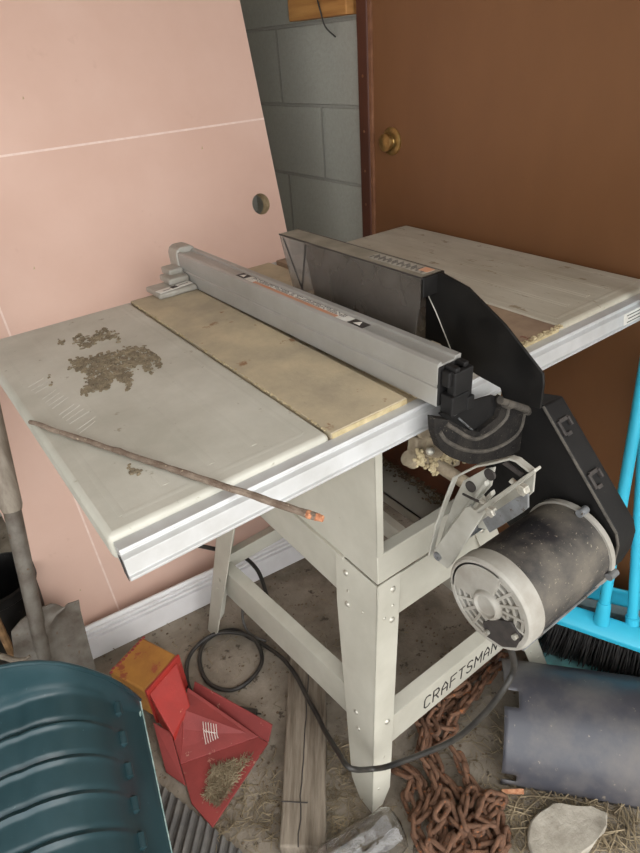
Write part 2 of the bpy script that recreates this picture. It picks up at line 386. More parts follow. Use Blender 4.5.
# ruled scratches
b = B()
for i in range(16):
    t = i/15; q = az(30+52*t, 388+46*t, ZT+.0002)
    if i % 5 == 3: continue
    ribbon(b, [q+V((-.002, .004, 0)), q+V((.024+.008*random.random(), .020+.004*random.random(), 0))], .0009, (0, 0, 1), .0004)
obj('scratch_mark', b, M['scratch'], lw)
b = B()     # main top: solid plate with two mitre slots open in it
yA, yB = 0, .686
xsl = [(.298, .432), (.452, .642), (.662, .7795)]
for i_, (x0, x1) in enumerate(xsl): box(b, (x0, yA, ZT-.010), (x1, yB, ZT+.001), int(i_ == 2))
box(b, (.298, yA+.001, ZT-.036), (.7795, yB, ZT-.010))
mt = obj('table_top', b, [M['main'], mat('dark_rust', srgb(158, 136, 112), srgb(126, 104, 86), 12, .75, 0, .25, 80, spots=srgb(120, 74, 58), spot_scale=20, spot_amt=.62)], saw, .0012); mt['label'] = 'rust and dust coated tan main table top'
b = B()
for x0, x1 in xsl: box(b, (x0+.001, -.0012, ZT-.011), (x1-.001, .0004, ZT-.0005))
obj('front_edge', b, M['main_edge'], mt)
b = B()       # crumbled crust at the right rear corner and along the seams
for i in range(130):
    x = random.uniform(.67, .785); ball(b, (x, random.uniform(-.005, .004), ZT-.001+.003*random.random()), (.003*random.random()+.001, .003, .0016*random.random()+.001), 1)
for i in range(150):
    yy = random.uniform(.01, .68); ball(b, (.2975+random.gauss(0, .0012), yy, ZT+.0005), (.0016, .003*random.random()+.001, .0012), 1)
o = obj('crust', b, M['crust'], mt); o['kind'] = 'stuff'; b = None
# aluminium rails at both ends of the tables
def rail(y, s, name):
    prof = [(0, -.008), (.017, -.008), (.019, -.011), (.016, -.013), (.0165, -.015), (.0235, -.018), (.0265, -.038), (.030, -.0395), (.030, -.043), (.025, -.045), (.016, -.041), (.010, -.034), (0, -.034)]
    b = B(); prism(b, [V((.004, y - s*t, ZT+z)) for t, z in prof], V((1.076, 0, 0)))
    o = obj(name, b, M['alu'], saw, .0006)
    b = B(); prism(b, [V((.0035, y - s*t, ZT+z)) for t, z in ((.010, -.018), (.020, -.021), (.025, -.039), (.026, -.045), (.016, -.040))], V((-.0006, 0, 0)))
    obj('hollow_end', b, M['label_k'], o)
    b = B(); box(b, (.0, y-.0005 if s > 0 else y, ZT-.034), (.006, y+.012 if s > 0 else y+.0005, ZT-.004)); 
    return o, b
rr, bb = rail(0, 1, 'rail'); bb.free()
fr, bb = rail(.686, -1, 'rail'); bb.free()
b = B(); c0 = V((.958, -.0335, ZT-.028)); t_ = V((0, -.004, -.020)).normalized(); nn = V((0, -.98, .2))
for k in range(1): prism(b, [V((.94, -.0236, ZT-.0185)), V((1.06, -.0236, ZT-.0185)), V((1.06, -.0274, ZT-.0405)), V((.94, -.0274, ZT-.0405))], V((0, -.0006, .0001)))
lab = obj('label', b, M['label_w'], rr); lab['label'] = 'white printed sticker on the rail'
b = B()
for k, (s0, s1) in enumerate(((.948, 1.045), (.952, 1.03), (.948, 1.05))):
    z = -.022-.006*k; yy = -.0247-.00104*k
    prism(b, [V((s0, yy-.0005, ZT+z)), V((s1, yy-.0005, ZT+z)), V((s1, yy-.0008, ZT+z-.0016)), V((s0, yy-.0008, ZT+z-.0016))], V((0, -.0003, 0)))
obj('print_line', b, M['label_k'], lab)

# cabinet: sheet metal body under the table, open at the back
cx0, cx1, cy0, cy1, cz0, cz1 = .396, .684, .030, .500, .530, .863
b = B()
box(b, (cx0, cy0, cz0), (cx0+.003, cy1, cz1)); box(b, (cx0, cy0, cz0), (cx0+.016, cy0+.003, cz1))
box(b, (cx1-.003, cy0, cz0), (cx1, cy1, cz1)); box(b, (cx1-.016, cy0, cz0), (cx1, cy0+.003, cz1))
box(b, (cx0, cy0-.0012, cz0+.001), (cx1, cy0+.003, cz0+.066)); box(b, (cx0+.002, cy0, cz0+.062), (cx1, cy0+.022, cz0+.066))
box(b, (cx0, cy1-.003, cz0), (cx1, cy1, cz1))
cab = obj('cabinet', b, M['cabinet'], saw, .002)
b = B(); box(b, (cx1-.0045, cy0+.004, .5005), (cx1-.0032, cy1-.004, cz1-.01)); box(b, (cx0+.0035, cy1-.0045, cz0+.0), (cx1, cy1-.0032, cz1-.01))
o = obj('inner_lining', b, M['brown_in'], cab); o['label'] = 'rust brown inner wall of the cabinet'
b = B(); box(b, (cx1-.085, cy0+.02, .497), (cx1-.005, cy1-.005, .500)); box(b, (cx1-.085, cy0+.02, .475), (cx1-.082, cy1-.005, .500))
led = obj('inner_ledge', b, M['cabinet'], cab)
b = B()
for i in range(420):
    x = cx1-.006-abs(random.gauss(0, .016)); y = random.uniform(cy0+.03, cy1-.01)
    l = random.uniform(.003, .009); g = bmesh.ops.create_cube(b, size=1)
    mm = Matrix.Translation((x, y, .502+random.random()*.010)) @ Matrix.Rotation(random.random()*6, 4, 'Z') @ Matrix.Rotation(random.gauss(0, .6), 4, 'X') @ Matrix.Diagonal((l, l*.5, .002, 1))
    bmesh.ops.transform(b, matrix=mm, verts=g['verts'])
o = obj('wood_chips', b, M['chips'], cab); tag(o, None, None, None, 'stuff')

# stand: aprons, four splayed angle legs, braces
zt, za = .530, .428
b = B(); box(b, (cx0-.004, cy0, za), (cx0, cy1, zt)); box(b, (cx0-.006, cy0+.09, zt-.004), (cx0+.004, cy1-.09, zt+.002)); obj('apron', b, M['cabinet'], saw, .001)
b = B(); box(b, (cx1, cy0, za), (cx1+.004, cy1, zt)); obj('apron', b, M['cabinet'], saw, .001)
b = B(); box(b, (cx0, cy0-.004, za), (cx1, cy0, zt-.002)); obj('apron', b, M['cabinet'], saw, .001)
b = B(); box(b, (cx0, cy1, za), (cx1, cy1+.004, zt)); obj('apron', b, M['cabinet'], saw, .001)
def leg(tx, ty, fx, fy, sx, sy, w0=.088, w1=.05, f0=.056, f1=.048):
    """angle section: one flange facing sideways, the other facing front or back"""
    b = B(); T, F = V((tx, ty, zt)), V((fx, fy, .0))
    d_ = F-T
    iy, ix = V((0, -sy, 0)), V((-sx, 0, 0))
    kink = T + d_*((zt-za)/zt)
    th = .0035
    for dirv, a0, a1, nrm in ((iy, w0, w1, V((-sx, 0, 0))), (ix, f0, f1, V((0, -sy, 0)))):
        pts = [T, T+dirv*a0, kink+dirv*a0*.97, F+dirv*a1-d_*.06, F+dirv*a1*.6, F]
        prism(b, pts, nrm*th)
    o = obj('leg', b, M['cabinet'], saw, .0012)
    bb = B()
    def dome(c, n, r):
        n = V(n).normalized(); x, y = frame_of(n); rings = []
        for q, h in ((1, 0), (.8, .5), (.4, .85)):
            rings.append([bb.verts.new(c + n*h*r*.6 + (x*math.cos(k*math.pi/5)+y*math.sin(k*math.pi/5))*r*q) for k in range(10)])
        for p, q in zip(rings, rings[1:]):
            for k in range(10): bb.faces.new([p[k], p[(k+1) % 10], q[(k+1) % 10], q[k]])
        bb.faces.new(rings[-1])
    for t, w, r in ((.05, .75, .007), (.17, .75, .007), (.115, .72, .0035), (.145, .35, .0035), (.60, .62, .006), (.665, .55, .0055)):
        base = T + d_*t
        dome(base + iy*w0*w*(1-.45*t), (sx, 0, .1), r)
    for t, w, r in ((.045, .66, .0065), (.165, .66, .0065), (.11, .68, .0035), (.14, .34, .0035), (.60, .6, .0065), (.76, .5, .003), (.83, .6, .003), (.9, .3, .003)):
        dome(T + d_*t + ix*f0*w, (0, sy, .1), r)
    obj('bolt', bb, M['bolt'], o, 0, True)
    return o
leg(.392, .026, .302, -.047, -1, -1, .118, .066)
leg(.362, .522, .258, .585, -1, 1, .078, .05)
leg(.688, .026, .860, -.060, 1, -1)
leg(.688, .504, .800, .575, 1, 1)
def brace(a, b_, face, zb, ztop, name='brace', fl=.028):
    a, b_ = V(a), V(b_); bm = B(); inn = -V(face)
    sl = V((0, 0, 0))
    prism(bm, [V((a.x, a.y, zb)), V((b_.x, b_.y, zb)), V((b_.x, b_.y, ztop)), V((a.x, a.y, ztop))], inn*.003)
    prism(bm, [V((a.x, a.y, ztop-.003)), V((b_.x, b_.y, ztop-.003)), V((b_.x, b_.y, ztop-.003))+inn*fl+V((0, 0, .006)), V((a.x, a.y, ztop-.003))+inn*fl+V((0, 0, .006))], V((0, 0, .003)))
    return obj(name, bm, M['cabinet'], saw, .001)
brace((.352, .03, 0), (.312, .530, 0), (-1, 0, 0), .145, .240)
nb = brace((.345, -.0135, 0), (.812, -.010, 0), (0, -1, 0), .120, .205)
brace((.32, .532, 0), (.755, .542, 0), (0, 1, 0), .225, .285)
brace((.755, .03, 0), (.770, .53, 0), (1, 0, 0), .145, .232)
# lettering on the rear brace, thin outlined capitals
LET = {'C': [[(1, .88), (.75, 1), (.25, 1), (0, .8), (0, .2), (.25, 0), (.75, 0), (1, .12)]],
       'R': [[(0, 0), (0, 1), (.75, 1), (1, .8), (1, .62), (.75, .48), (0, .48)], [(.45, .48), (1, 0)]],
       'A': [[(0, 0), (0, .6), (.5, 1), (1, .6), (1, 0)], [(0, .4), (1, .4)]],
       'F': [[(0, 0), (0, 1), (1, 1)], [(0, .52), (.8, .52)]],
       'T': [[(0, 1), (1, 1)], [(.5, 1), (.5, 0)]],
       'S': [[(1, .88), (.75, 1), (.25, 1), (0, .82), (.1, .6), (.9, .42), (1, .2), (.75, 0), (.25, 0), (0, .12)]],
       'M': [[(0, 0), (0, 1), (.5, .4), (1, 1), (1, 0)]],
       'N': [[(0, 0), (0, 1), (1, 0), (1, 1)]]}
b = B(); x = .478
ysl = (.0135-.010)/(.812-.345)
for ch in 'CRAFTSMAN':
    wd = .0165 if ch != 'M' else .0205
    for st in LET[ch]:
        pts = []
        for u_, v_ in st:
            X = x+u_*wd+v_*.002; pts.append(V((X, -.0135+(X-.345)*ysl-.0002, .142+v_*.034)))
        ribbon(b, pts, .0034, (0, -1, 0), .0005)
    x += wd+.0095
obj('lettering', b, M['letter'], nb)

# motor
mc = V((.42, -.178, .645)); MR = .072
mot = thing('motor', (0, 0, 0), None, None); mot.parent = saw; mot.location = mc - saw.location
mot['label'] = 'dusty black electric motor with pale end bell'
b = B(); lathe_x(b, mc, [(.026, .03), (.026, MR-.002), (.190, MR-.002), (.192, .03)], 56)
obj('motor_body', b, M['motor'], mot, 0, True)
RNG = [(104, 186), (270, 352)]
b = B()     # bell: outer band plus face made of rings and spokes
lathe_x(b, mc, [(.030, MR-.004), (.030, MR+.0005), (.004, MR+.0005), (0, MR-.003), (0, MR-.010), (.012, MR-.011), (.012, MR-.004)], 56)
def ring(r0, r1, x0, x1, a0=0, a1=360, n=40):
    v = []
    for k in range(n+1):
        a = R(a0+(a1-a0)*k/n); c, s = math.cos(a), math.sin(a)
        v.append([b.verts.new((mc.x+xx, mc.y+r*c, mc.z+r*s)) for xx, r in ((x0, r0), (x0, r1), (x1, r1), (x1, r0))])
    for p, q in zip(v, v[1:]):
        for i in range(4): b.faces.new([p[i], p[(i+1) % 4], q[(i+1) % 4], q[i]])
    b.faces.new(v[0]); b.faces.new(v[-1][::-1])
# angles: 0 = +y (away from camera), 90 = up, 180 = towards -y
for r0, r1 in ((.0305, .0350), (.0425, .0475), (.0545, .0600)):
    for g0, g1 in RNG: ring(r0, r1, .002, .011, g0, g1, 16)
for a in [g0+(g1-g0)*k/4 for g0, g1 in RNG for k in range(5)]:
    c, s = math.cos(R(a)), math.sin(R(a)); t = V((0, -s, c)); d_ = V((0, c, s))
    prism(b, [mc+V((.001, 0, 0))+d_*.022-t*.0024, mc+V((.001, 0, 0))+d_*.064-t*.0024, mc+V((.001, 0, 0))+d_*.064+t*.0024, mc+V((.001, 0, 0))+d_*.022+t*.0024], V((.009, 0, 0)))
# solid cover on the upper far side
pts = [mc+V((0, math.cos(R(a))*.066, math.sin(R(a))*.066)) for a in range(-10, 106, 8)]
prism(b, pts + [mc+V((0, -.008, .024)), mc+V((0, .023, -.006))], V((.006, 0, 0)))
lathe_x(b, mc, [(.012, .024), (.000, .024), (-.006, .021), (-.007, .018), (-.003, .016), (-.003, .0)], 32)
bell = obj('end_bell', b, M['bell'], mot, .0006, True)
b = B(); lathe_x(b, mc, [(.014, 0), (.014, MR-.008), (.018, MR-.008), (.018, 0)], 40)
obj('end_inside', b, M['bell_in'], mot)
b = B()      # dark plate standing in for the shade in a hole low on the face
pts = [mc+V((-.0012, math.cos(R(a))*rr_, math.sin(R(a))*rr_)) for a, rr_ in ((178, .040), (190, .060), (215, .0665), (240, .0665), (266, .062), (276, .040), (255, .027), (205, .025))]
prism(b, pts, V((.004, 0, 0))); obj('dark_opening', b, M['label_k'], mot, .001)
b = B()
for a, rr_ in ((196, .054), (262, .050)):
    c = mc+V((-.004, math.cos(R(a))*rr_, math.sin(R(a))*rr_)); lathe_x(b, c, [(-.003, .0), (-.003, .004), (.003, .004), (.003, 0)], 10)
obj('screw', b, M['bolt'], mot)
b = B(); lathe_x(b, mc, [(.184, MR), (.184, MR+.002), (.193, MR+.002), (.193, MR)], 56)
obj('rim', b, M['bell'], mot, 0, True)
b = B()
for a in (100, 184): 
    c = mc+V((.186, math.cos(R(a))*(MR+.004), math.sin(R(a))*(MR+.004))); lathe_x(b, c, [(-.010, 0), (-.010, .006), (.008, .006), (.008, 0)], 14)
tube(b, [mc+V((.01, -.058, -.048)), mc+V((.19, -.058, -.048))], .0022, 8)
obj('through_bolt', b, M['galv'], mot, 0, True)

# belt guard
XB = .622
pg = [ax(p[0], p[1], XB) for p in ((500, 412), (520, 402), (544, 406), (617, 533), (619, 545), (615, 560), (606, 574), (592, 582), (560, 568), (510, 528), (474, 484), (488, 462))]
b = B(); prism(b, pg, V((.046, 0, 0)))
bg = obj('belt_guard', b, M['black'], saw, .003, True)
b = B()
edge = [p+V((-.002, 0, 0)) for p in pg[2:8]]
for p, q in zip(edge, edge[1:]): tube(b, [p, q], .0022, 6)
obj('seam_rib', b, M['ridge'], bg)
b = B()      # two clips on the slanting back face
dn = (pg[3]-pg[2]).normalized(); nrm = V((0, 0, 0)); nrm = dn.cross(V((1, 0, 0)))
if nrm.y > 0: nrm = -nrm
for t in (.2, .62):
    c = pg[2] + (pg[3]-pg[2])*t
    for x0, x1, s0, s1, h in ((.004, .009, -.012, .012, .004), (.009, .030, -.014, -.008, .004), (.009, .020, .008, .014, .004), (.026, .030, -.012, .002, .006)):
        prism(b, [c+V((x0, 0, 0))+dn*s0, c+V((x1, 0, 0))+dn*s0, c+V((x1, 0, 0))+dn*s1, c+V((x0, 0, 0))+dn*s1], nrm*h)
obj('clip', b, M['label_k'], bg, .0006)

# dust chute: black moulded shroud with U ribs under the rail
def ch(px, py, dd=0): 
    p = ay(px, py, -.062); return p + V((0, -dd, 0))
outer = [(434, 418), (435, 434), (440, 448), (452, 458), (469, 464), (489, 464), (508, 458), (525, 446), (534, 430), (534, 411), (518, 403), (504, 397)]
inner = [(499, 401), (501, 408), (498, 417), (479, 432), (470, 431), (456, 424), (449, 420)]
b = B()
poly = [ch(*p) for p in outer] + [ch(*p) for p in inner]
n_ = len(poly)
a = [b.verts.new(p) for p in poly]; c = [b.verts.new(p+V((0, .012, 0))) for p in poly]
es = [b.edges.new((a[i], a[(i+1) % n_])) for i in range(n_)]
bmesh.ops.triangle_fill(b, use_beauty=True, edges=es)
for i in range(n_): b.faces.new([a[i], a[(i+1) % n_], c[(i+1) % n_], c[i]])
chute = obj('dust_chute', b, M['blackd'], saw)
b = B()
for line in ([(447, 424), (456, 430), (470, 438), (480, 438), (494, 430), (506, 418), (509, 404)],
             [(440, 432), (448, 442), (466, 450), (486, 451), (506, 443), (520, 430), (525, 411)]):
    tube(b, smooth_path([ch(p[0], p[1], -.0005) for p in line], 5), .0034, 8)
obj('moulded_rib', b, M['ridge'], chute, 0, True)
b = B(); prism(b, [ch(*p)+V((0, .008, 0)) for p in ((444, 416), (454, 427), (478, 437), (503, 420), (506, 402), (497, 397), (474, 404))], V((0, .003, 0)))
obj('inner_panel', b, M['black'], chute)
b = B(); tube(b, [ch(462, 420, -.006), ch(478, 434, -.006)], .0014, 6); tube(b, [ch(455, 416, -.004), ch(473, 403, -.004)], .003, 8)
obj('edge_rod', b, M['galv'], chute)
b = B(); tube(b, [ch(498, 399, .004), ch(535, 412, .004)], .006, 10); tube(b, [ch(503, 402, .004), ch(508, 403.5, .004)], .0075, 10); tube(b, [ch(524, 409, .004), ch(530, 411, .004)], .0075, 10)
obj('hinge_pin', b, M['ridge'], chute, 0, True)

# rear trunnion: rod and crusted clamp inside the cabinet opening
b = B()
tube(b, [ay(418, 452, .03), ay(470, 486, -.02)], .011, 14)
tube(b, [ay(425, 446, .012), ay(437, 448, .012)], .016, 14)
tube(b, [ay(408, 458, .02), ay(414, 461, .02)], .013, 14)
tr = obj('trunnion', b, M['rodm'], saw, 0, True)
b = B()
pts = [ay(p[0], p[1], .012) for p in ((417, 440), (424, 437), (462, 456), (460, 466), (446, 470), (434, 462), (426, 468), (415, 462))]
prism(b, pts, V((0, .02, .004))); prism(b, [ay(p[0], p[1], .012) for p in ((418, 436), (430, 420), (432, 440), (424, 442))], V((0, .006, 0)))
obj('clamp', b, M['rodm'], tr, .003, True)
b = B()
for i in range(130):
    p = ay(random.gauss(446, 8), random.gauss(457, 3), .009); ball(b, p, random.uniform(.002, .0048), 1)
for i in range(25):
    p = ay(random.gauss(420, 3), random.gauss(458, 5), .008); ball(b, p, random.uniform(.003, .006), 1)
for i in range(16):
    p = ay(random.gauss(433, 2), 464+i*.7, .006); ball(b, p, random.uniform(.003, .005), 1)
o = obj('sawdust_crust', b, M['crust'], tr, 0, True); tag(o, None, None, None, 'stuff')
b = B(); c = ay(430, 451, -.002); ball(b, c, .007, 2); obj('bolt', b, M['bolt'], tr, 0, True)

# motor bracket
br = B()
XI, XO = .475, .427
def A2(p, x): return ax(p[0], p[1], x)
outl = [(434, 553), (441, 523), (451, 496), (459, 476), (482, 464.5), (500, 461), (515, 457), (521, 459), (535, 470)]
pts = [A2(p, .447) for p in outl]
for p, q in zip(pts, pts[1:]):                      # rim strip of the open channel
    dd = (q-p).normalized(); nn = dd.cross(V((1, 0, 0)))
    prism(br, [p-dd*.001, q+dd*.001, q+dd*.001+nn*.003, p-dd*.001+nn*.003], V((-.011, 0, 0)))
prism(br, [A2(p, .460) for p in ((438, 548), (446, 522), (455, 497), (463, 481), (485, 469), (495, 467), (491, 486), (468, 512), (447, 550))], V((.003, 0, 0)))
arm = obj('motor_bracket', br, M['cast'], saw, .001)
b = B()
for p, q in (((446, 536), (486, 486)), ((452, 540), (492, 496))):
    prism(b, [A2(p, .452), A2(q, .452), A2(q, .452)+V((0, .003, .006)), A2(p, .452)+V((0, .003, .006))], V((.008, 0, 0)))
obj('web', b, M['cast'], arm, .001)
b = B()
for c in ((470, 487), (489, 475)): lathe_x(b, A2(c, .4575), [(0, 0), (0, .0085), (.004, .0085), (.004, 0)], 20)
obj('bore', b, M['label_k'], arm)
b = B()
prism(b, [A2(p, .432) for p in ((433, 551), (436, 560), (447, 569), (452, 564), (490, 504), (480, 511), (475, 511), (469, 506.5), (465, 507.5))], V((.004, 0, 0)))
prism(b, [A2(p, .432) for p in ((474, 511), (480, 514), (535.5, 472), (534, 469))], V((.012, 0, 0)))
prism(b, [A2(p, .452) for p in ((476, 512), (535, 472), (533, 492), (492, 531), (478, 528))], V((.003, 0, 0)))
pl = obj('mounting_arm', b, M['cast'], arm, .0012)
b = B(); lathe_x(b, A2((438, 556), .4315), [(0, 0), (0, .007), (-.003, .007), (-.003, .0035), (-.001, .003), (-.001, 0)], 16)
obj('pivot_bolt', b, M['galv'], arm, 0, True)
b = B(); tube(b, [A2((441, 552), .440), A2((441, 552), .440)+V((.17, 0, 0))], .006, 12); obj('pivot_rod', b, M['galv'], arm, 0, True)
b = B(); prism(b, [A2(p, .420) for p in ((482, 520), (516, 497.5), (528, 494), (528, 508), (522, 513), (489.5, 533))], V((.003, 0, 0)))
mp_ = obj('mounting_plate', b, M['galv'], arm, .0008)
b = B()
for c in ((492, 511), (524, 489)): lathe_x(b, A2(c, .422), [(.002, 0), (.002, .0075), (-.005, .0075), (-.006, .005), (-.006, 0)], 6)
for c in ((481, 500), (511, 480)): tube(b, [A2(c, .44), A2((c[0]+9, c[1]+8), .44)], .0038, 10)
obj('bolt', b, M['bolt'], mp_)
b = B(); tube(b, [A2((463, 494), .45), A2((473, 499), .445), A2((480, 502), .44)], .0018, 6); 
prism(b, [A2(p, .4405) for p in ((502, 464), (506, 462), (523, 474), (520, 477))], V((.002, 0, 0)))
obj('slot', b, M['label_k'], arm)

# blade guard
gx0, gx1, gz1, gy0, gy1 = .515, .557, 1.035, .057, .424
grd = thing('blade_guard', (0, 0, 0), None, None); grd.parent = saw; grd.location = V((.54, .2, ZT)) - saw.location
b = B()
side = [(gy0, gz1), (gy1-.075, gz1), (gy1-.105, .918), (gy0+.02, .918)]
for x in (gx0, gx1-.003): prism(b, [V((x, y, z)) for y, z in side], V((.003, 0, 0)))
o = obj('shield', b, M['smoke'], grd); o['label'] = 'smoky dust coated clear shield'
b = B()
nose = [(gy1-.075, gz1), (gy1, gz1), (gy1-.034, .93), (gy1-.105, .918)]
for x in (gx0, gx1-.003): prism(b, [V((x, y, z)) for y, z in nose], V((.003, 0, 0)))
prism(b, [V((gx0, gy1, gz1)), V((gx1, gy1, gz1)), V((gx1, gy1-.034, .93)), V((gx0, gy1-.034, .93))], V((0, -.003, 0)))
obj('shield_nose', b, M['smoke_clear'], grd)
b = B(); box(b, (gx0, gy0, gz1), (gx1, gy1, gz1+.003)); obj('shield_top', b, M['smoke_top'], grd)
b = B()
for yy in (gy1-.016, gy1-.078):
    pass
for y0_, z0_, y1_, z1_ in ((gy1-.014, gz1-.003, gy1-.062, .945), (gy1-.082, gz1-.004, gy1-.060, .945)):
    tube(b, [V((gx0-.0005, y0_, z0_)), V((gx0-.0005, y1_, z1_))], .0016, 6)
tube(b, [V((gx0, gy0, gz1+.002)), V((gx0, gy1, gz1+.002))], .0016, 6); tube(b, [V((gx1, gy0, gz1+.002)), V((gx1, gy1, gz1+.002))], .0016, 6)
obj('moulded_edge', b, M['label_k'], grd)
b = B(); box(b, (gx0+.012, gy0+.012, gz1+.003), (gx1-.006, gy0+.135, gz1+.0036)); gl = obj('warning_label', b, mat('label_worn', srgb(168, 162, 150), srgb(140, 134, 122), 40, .6), grd)
b = B()
for i in range(34):
    y = gy0+.018+i*.0034; x = gx0+.014+.004*(i % 3)
    box(b, (x, y, gz1+.0036), (gx1-.009-.003*((i*7) % 4), y+.0014, gz1+.0039))
obj('print_line', b, M['label_k'], gl)
b = B(); box(b, (gx1-.022, gy0+.012, gz1+.0036), (gx1-.006, gy0+.03, gz1+.0040)); obj('hazard_mark', b, M['label_o'], gl)
b = B()
XP = .543
pp = [(426, 284), (440, 272), (468, 287.5), (505, 325), (543, 374), (543.5, 385), (540, 409), (522, 404), (503, 398), (500, 388), (478, 376), (455, 360), (440, 344), (425, 338)]
prism(b, [ax(p[0], p[1], XP) for p in pp], V((.004, 0, 0)))
pl = obj('guard_support', b, M['plate'], grd, .001)
b = B(); tube(b, [ax(427, 293, XP-.0012), ax(436, 312, XP-.0012), ax(453, 355, XP-.0012)], .0008, 6); 
o = obj('crease_line', b, M['bolt'], pl)
b = B(); box(b, (gx0, gy0-.002, gz1-.026), (gx1, gy0+.004, gz1+.003)); obj('rear_bridge', b, M['plate'], grd, .001)

# power cord of the saw
cord = thing('power_cord', (0, 0, 0), None, None); cord.parent = saw; cord.location = V((.3, .4, 0)) - saw.location
b = B()
m0 = mc+V((.012, -.036, -.062))
path = [m0+V((.0, .01, .012)), m0, az(514, 668, .47), az(503, 690, .43), az(482, 716, .36), az(450, 742, .27), az(395, 764, .19)]
# sags past the near leg, round to its left side
path += [ay(372, 769, -.044), ay(350, 768, -.035), ax(338, 752, .272), ax(325, 731, .300), az(317, 715, .052), az(307, 697, .047), az(296, 676, .047), az(282, 658, .022), az(262, 644, .008), az(250, 638, .009), az(236, 630, .008), az(218, 633, .007), az(203, 645, .007), az(200, 665, .007), az(210, 684, .007), az(232, 690, .007), az(252, 678, .007), az(262, 660, .009), az(255, 640, .016), az(238, 633, .018), az(215, 634, .018), az(198, 645, .014), az(188, 660, .008), az(187, 680, .007), az(192, 694, .007)]
tube(b, smooth_path(path, 7), .0052, 10); obj('cable', b, M['cord'], cord, 0, True)
b = B(); tube(b, smooth_path([az(236, 708, .012), az(246, 712, .012), az(256, 714, .012)], 4), [.006, .007, .008, .009, .010, .011, .011, .0115, .0115], 10); tube(b, [az(256, 713, .014), az(261, 714, .014)], .002, 6)
obj('plug', b, M['cord'], cord, 0, True)
b = B()
tube(b, smooth_path([ay(196, 545, .56), ay(210, 548, .57), ay(240, 555, .585), ay(255, 567, .58), ay(262, 580, .57), ay(268, 600, .565)], 6), .0055, 10)
o = obj('cable', b, M['cord'], cord, 0, True)
b = B(); tube(b, smooth_path([ay(213, 528, .555), ay(224, 553, .545), ay(236, 580, .52), ay(242, 600, .50), az(243, 620, .03), az(250, 634, .012), az(266, 641, .010)], 6), .0035, 8)
o = obj('thin_cable', b, M['rubber'], cord, 0, True)

# ------------------------------------------------------------------ rip fence
F0, F1 = -.046, .715
fen = thing('rip_fence', (.46, .34, ZT), 'grey aluminium rip fence lying across the tan table top', 'saw fence')
def fpt(x, z, t):   # slight skew along its length
    return V((.442+(x-.450)*.86 - .010*t, F0+(F1-F0)*t, ZT+.0015+z*1.13))
prof = [(.450, 0), (.495, 0), (.495, .050), (.501, .052), (.501, .058), (.489, .058), (.487, .0545), (.459, .0545), (.458, .058), (.450, .056), (.450, .030), (.4525, .029), (.4525, .0255), (.450, .0245)]
b = B(); n_ = len(prof); a = [b.verts.new(fpt(x, z, 0)) for x, z in prof]; c = [b.verts.new(fpt(x, z, 1)) for x, z in prof]
for i in range(n_): b.faces.new([a[i], a[(i+1) % n_], c[(i+1) % n_], c[i]])
b.faces.new(a); b.faces.new(c[::-1])
obj('beam', b, M['fence'], fen, .0006)
b = B()      # head with rounded top at the far end, resting foot to the left
pts = [fpt(.448, 0, 1), fpt(.503, 0, 1), fpt(.503, .052, 1), fpt(.498, .061, 1), fpt(.488, .065, 1), fpt(.462, .065, 1), fpt(.452, .061, 1), fpt(.447, .052, 1)]
prism(b, pts, V((0, .045, 0)))
hd = obj('head', b, M['fence_head'], fen, .003, True)
b = B()
z0 = ZT+.0015
box(b, (.345, .640, z0), (.432, .712, z0+.012)); box(b, (.385, .672, z0+.012), (.432, .725, z0+.026)); box(b, (.40, .70, z0+.02), (.433, .745, z0+.036))
obj('head_foot', b, M['fence_head'], fen, .004, True, 3)
b = B(); c = V((.388, .656, z0+.0125))
mm = Matrix.Translation(c) @ Matrix.Rotation(R(8), 4, 'Z'); box(b, (-.040, -.009, 0), (.040, .011, .0012), 0, mm); l1 = obj('label', b, M['label_w'], fen)
b = B(); box(b, (-.008, -.006, .0012), (.006, .008, .0016), 0, mm); box(b, (-.030, -.003, .0012), (-.012, -.0015, .0016), 0, mm); box(b, (.010, 0, .0012), (.034, .0016, .0016), 0, mm)
obj('print_line', b, M['label_k'], l1)
b = B()      # black end block
def eb(x0, x1, y0, y1, zz0, zz1): box(b, (.442+(x0-.450)*.9, y0-.018, ZT+zz0*1.12), (.442+(x1-.450)*.9, y1-.018, ZT+zz1*1.12))
eb(.451, .494, -.030, -.026, .002, .054)
eb(.455, .488, -.044, -.030, .030, .050); eb(.461, .500, -.050, -.036, -.002, .050); eb(.455, .492, -.052, -.030, -.006, .020); eb(.486, .502, -.054, -.034, -.006, .012); eb(.462, .472, -.050, -.030, .050, .056); eb(.484, .494, -.046, -.030, .050, .057)
obj('end_block', b, M['black'], fen, .0022)
b = B()
ts = [.435, .80]
def top(x, t, h=.0007): return fpt(x, .0546+h, t)
for (x0, x1, t0, t1, mi) in ((.463, .484, .26, .66, 0), (.463, .472, .30, .62, 1), (.463, .484, .215, .262, 2), (.463, .484, .658, .70, 2)):
    prism(b, [top(x0, t0, .0002*(mi == 1)), top(x1, t0, .0002*(mi == 1)), top(x1, t1, .0002*(mi == 1)), top(x0, t1, .0002*(mi == 1))], V((0, 0, .0004)), mi)
wl = obj('warning_label', b, [M['label_w'], M['label_o'], M['label_k']], fen)
b = B()
for t0 in (.238, .679):
    prism(b, [top(.468, t0-.010, .0006), top(.482, t0, .0006), top(.468, t0+.010, .0006)], V((0, 0, .0004)))
obj('hazard_mark', b, M['scribble'], wl)
b = B()
for i in range(60):
    t0 = .285+i*.0060
    for x0 in (.4735, .4775, .4812):
        if random.random() < .75: prism(b, [top(x0, t0, .0005), top(x0+.0018, t0, .0005), top(x0+.0018, t0+.004, .0005), top(x0, t0+.004, .0005)], V((0, 0, .0003)))
obj('print_line', b, M['label_k'], wl)

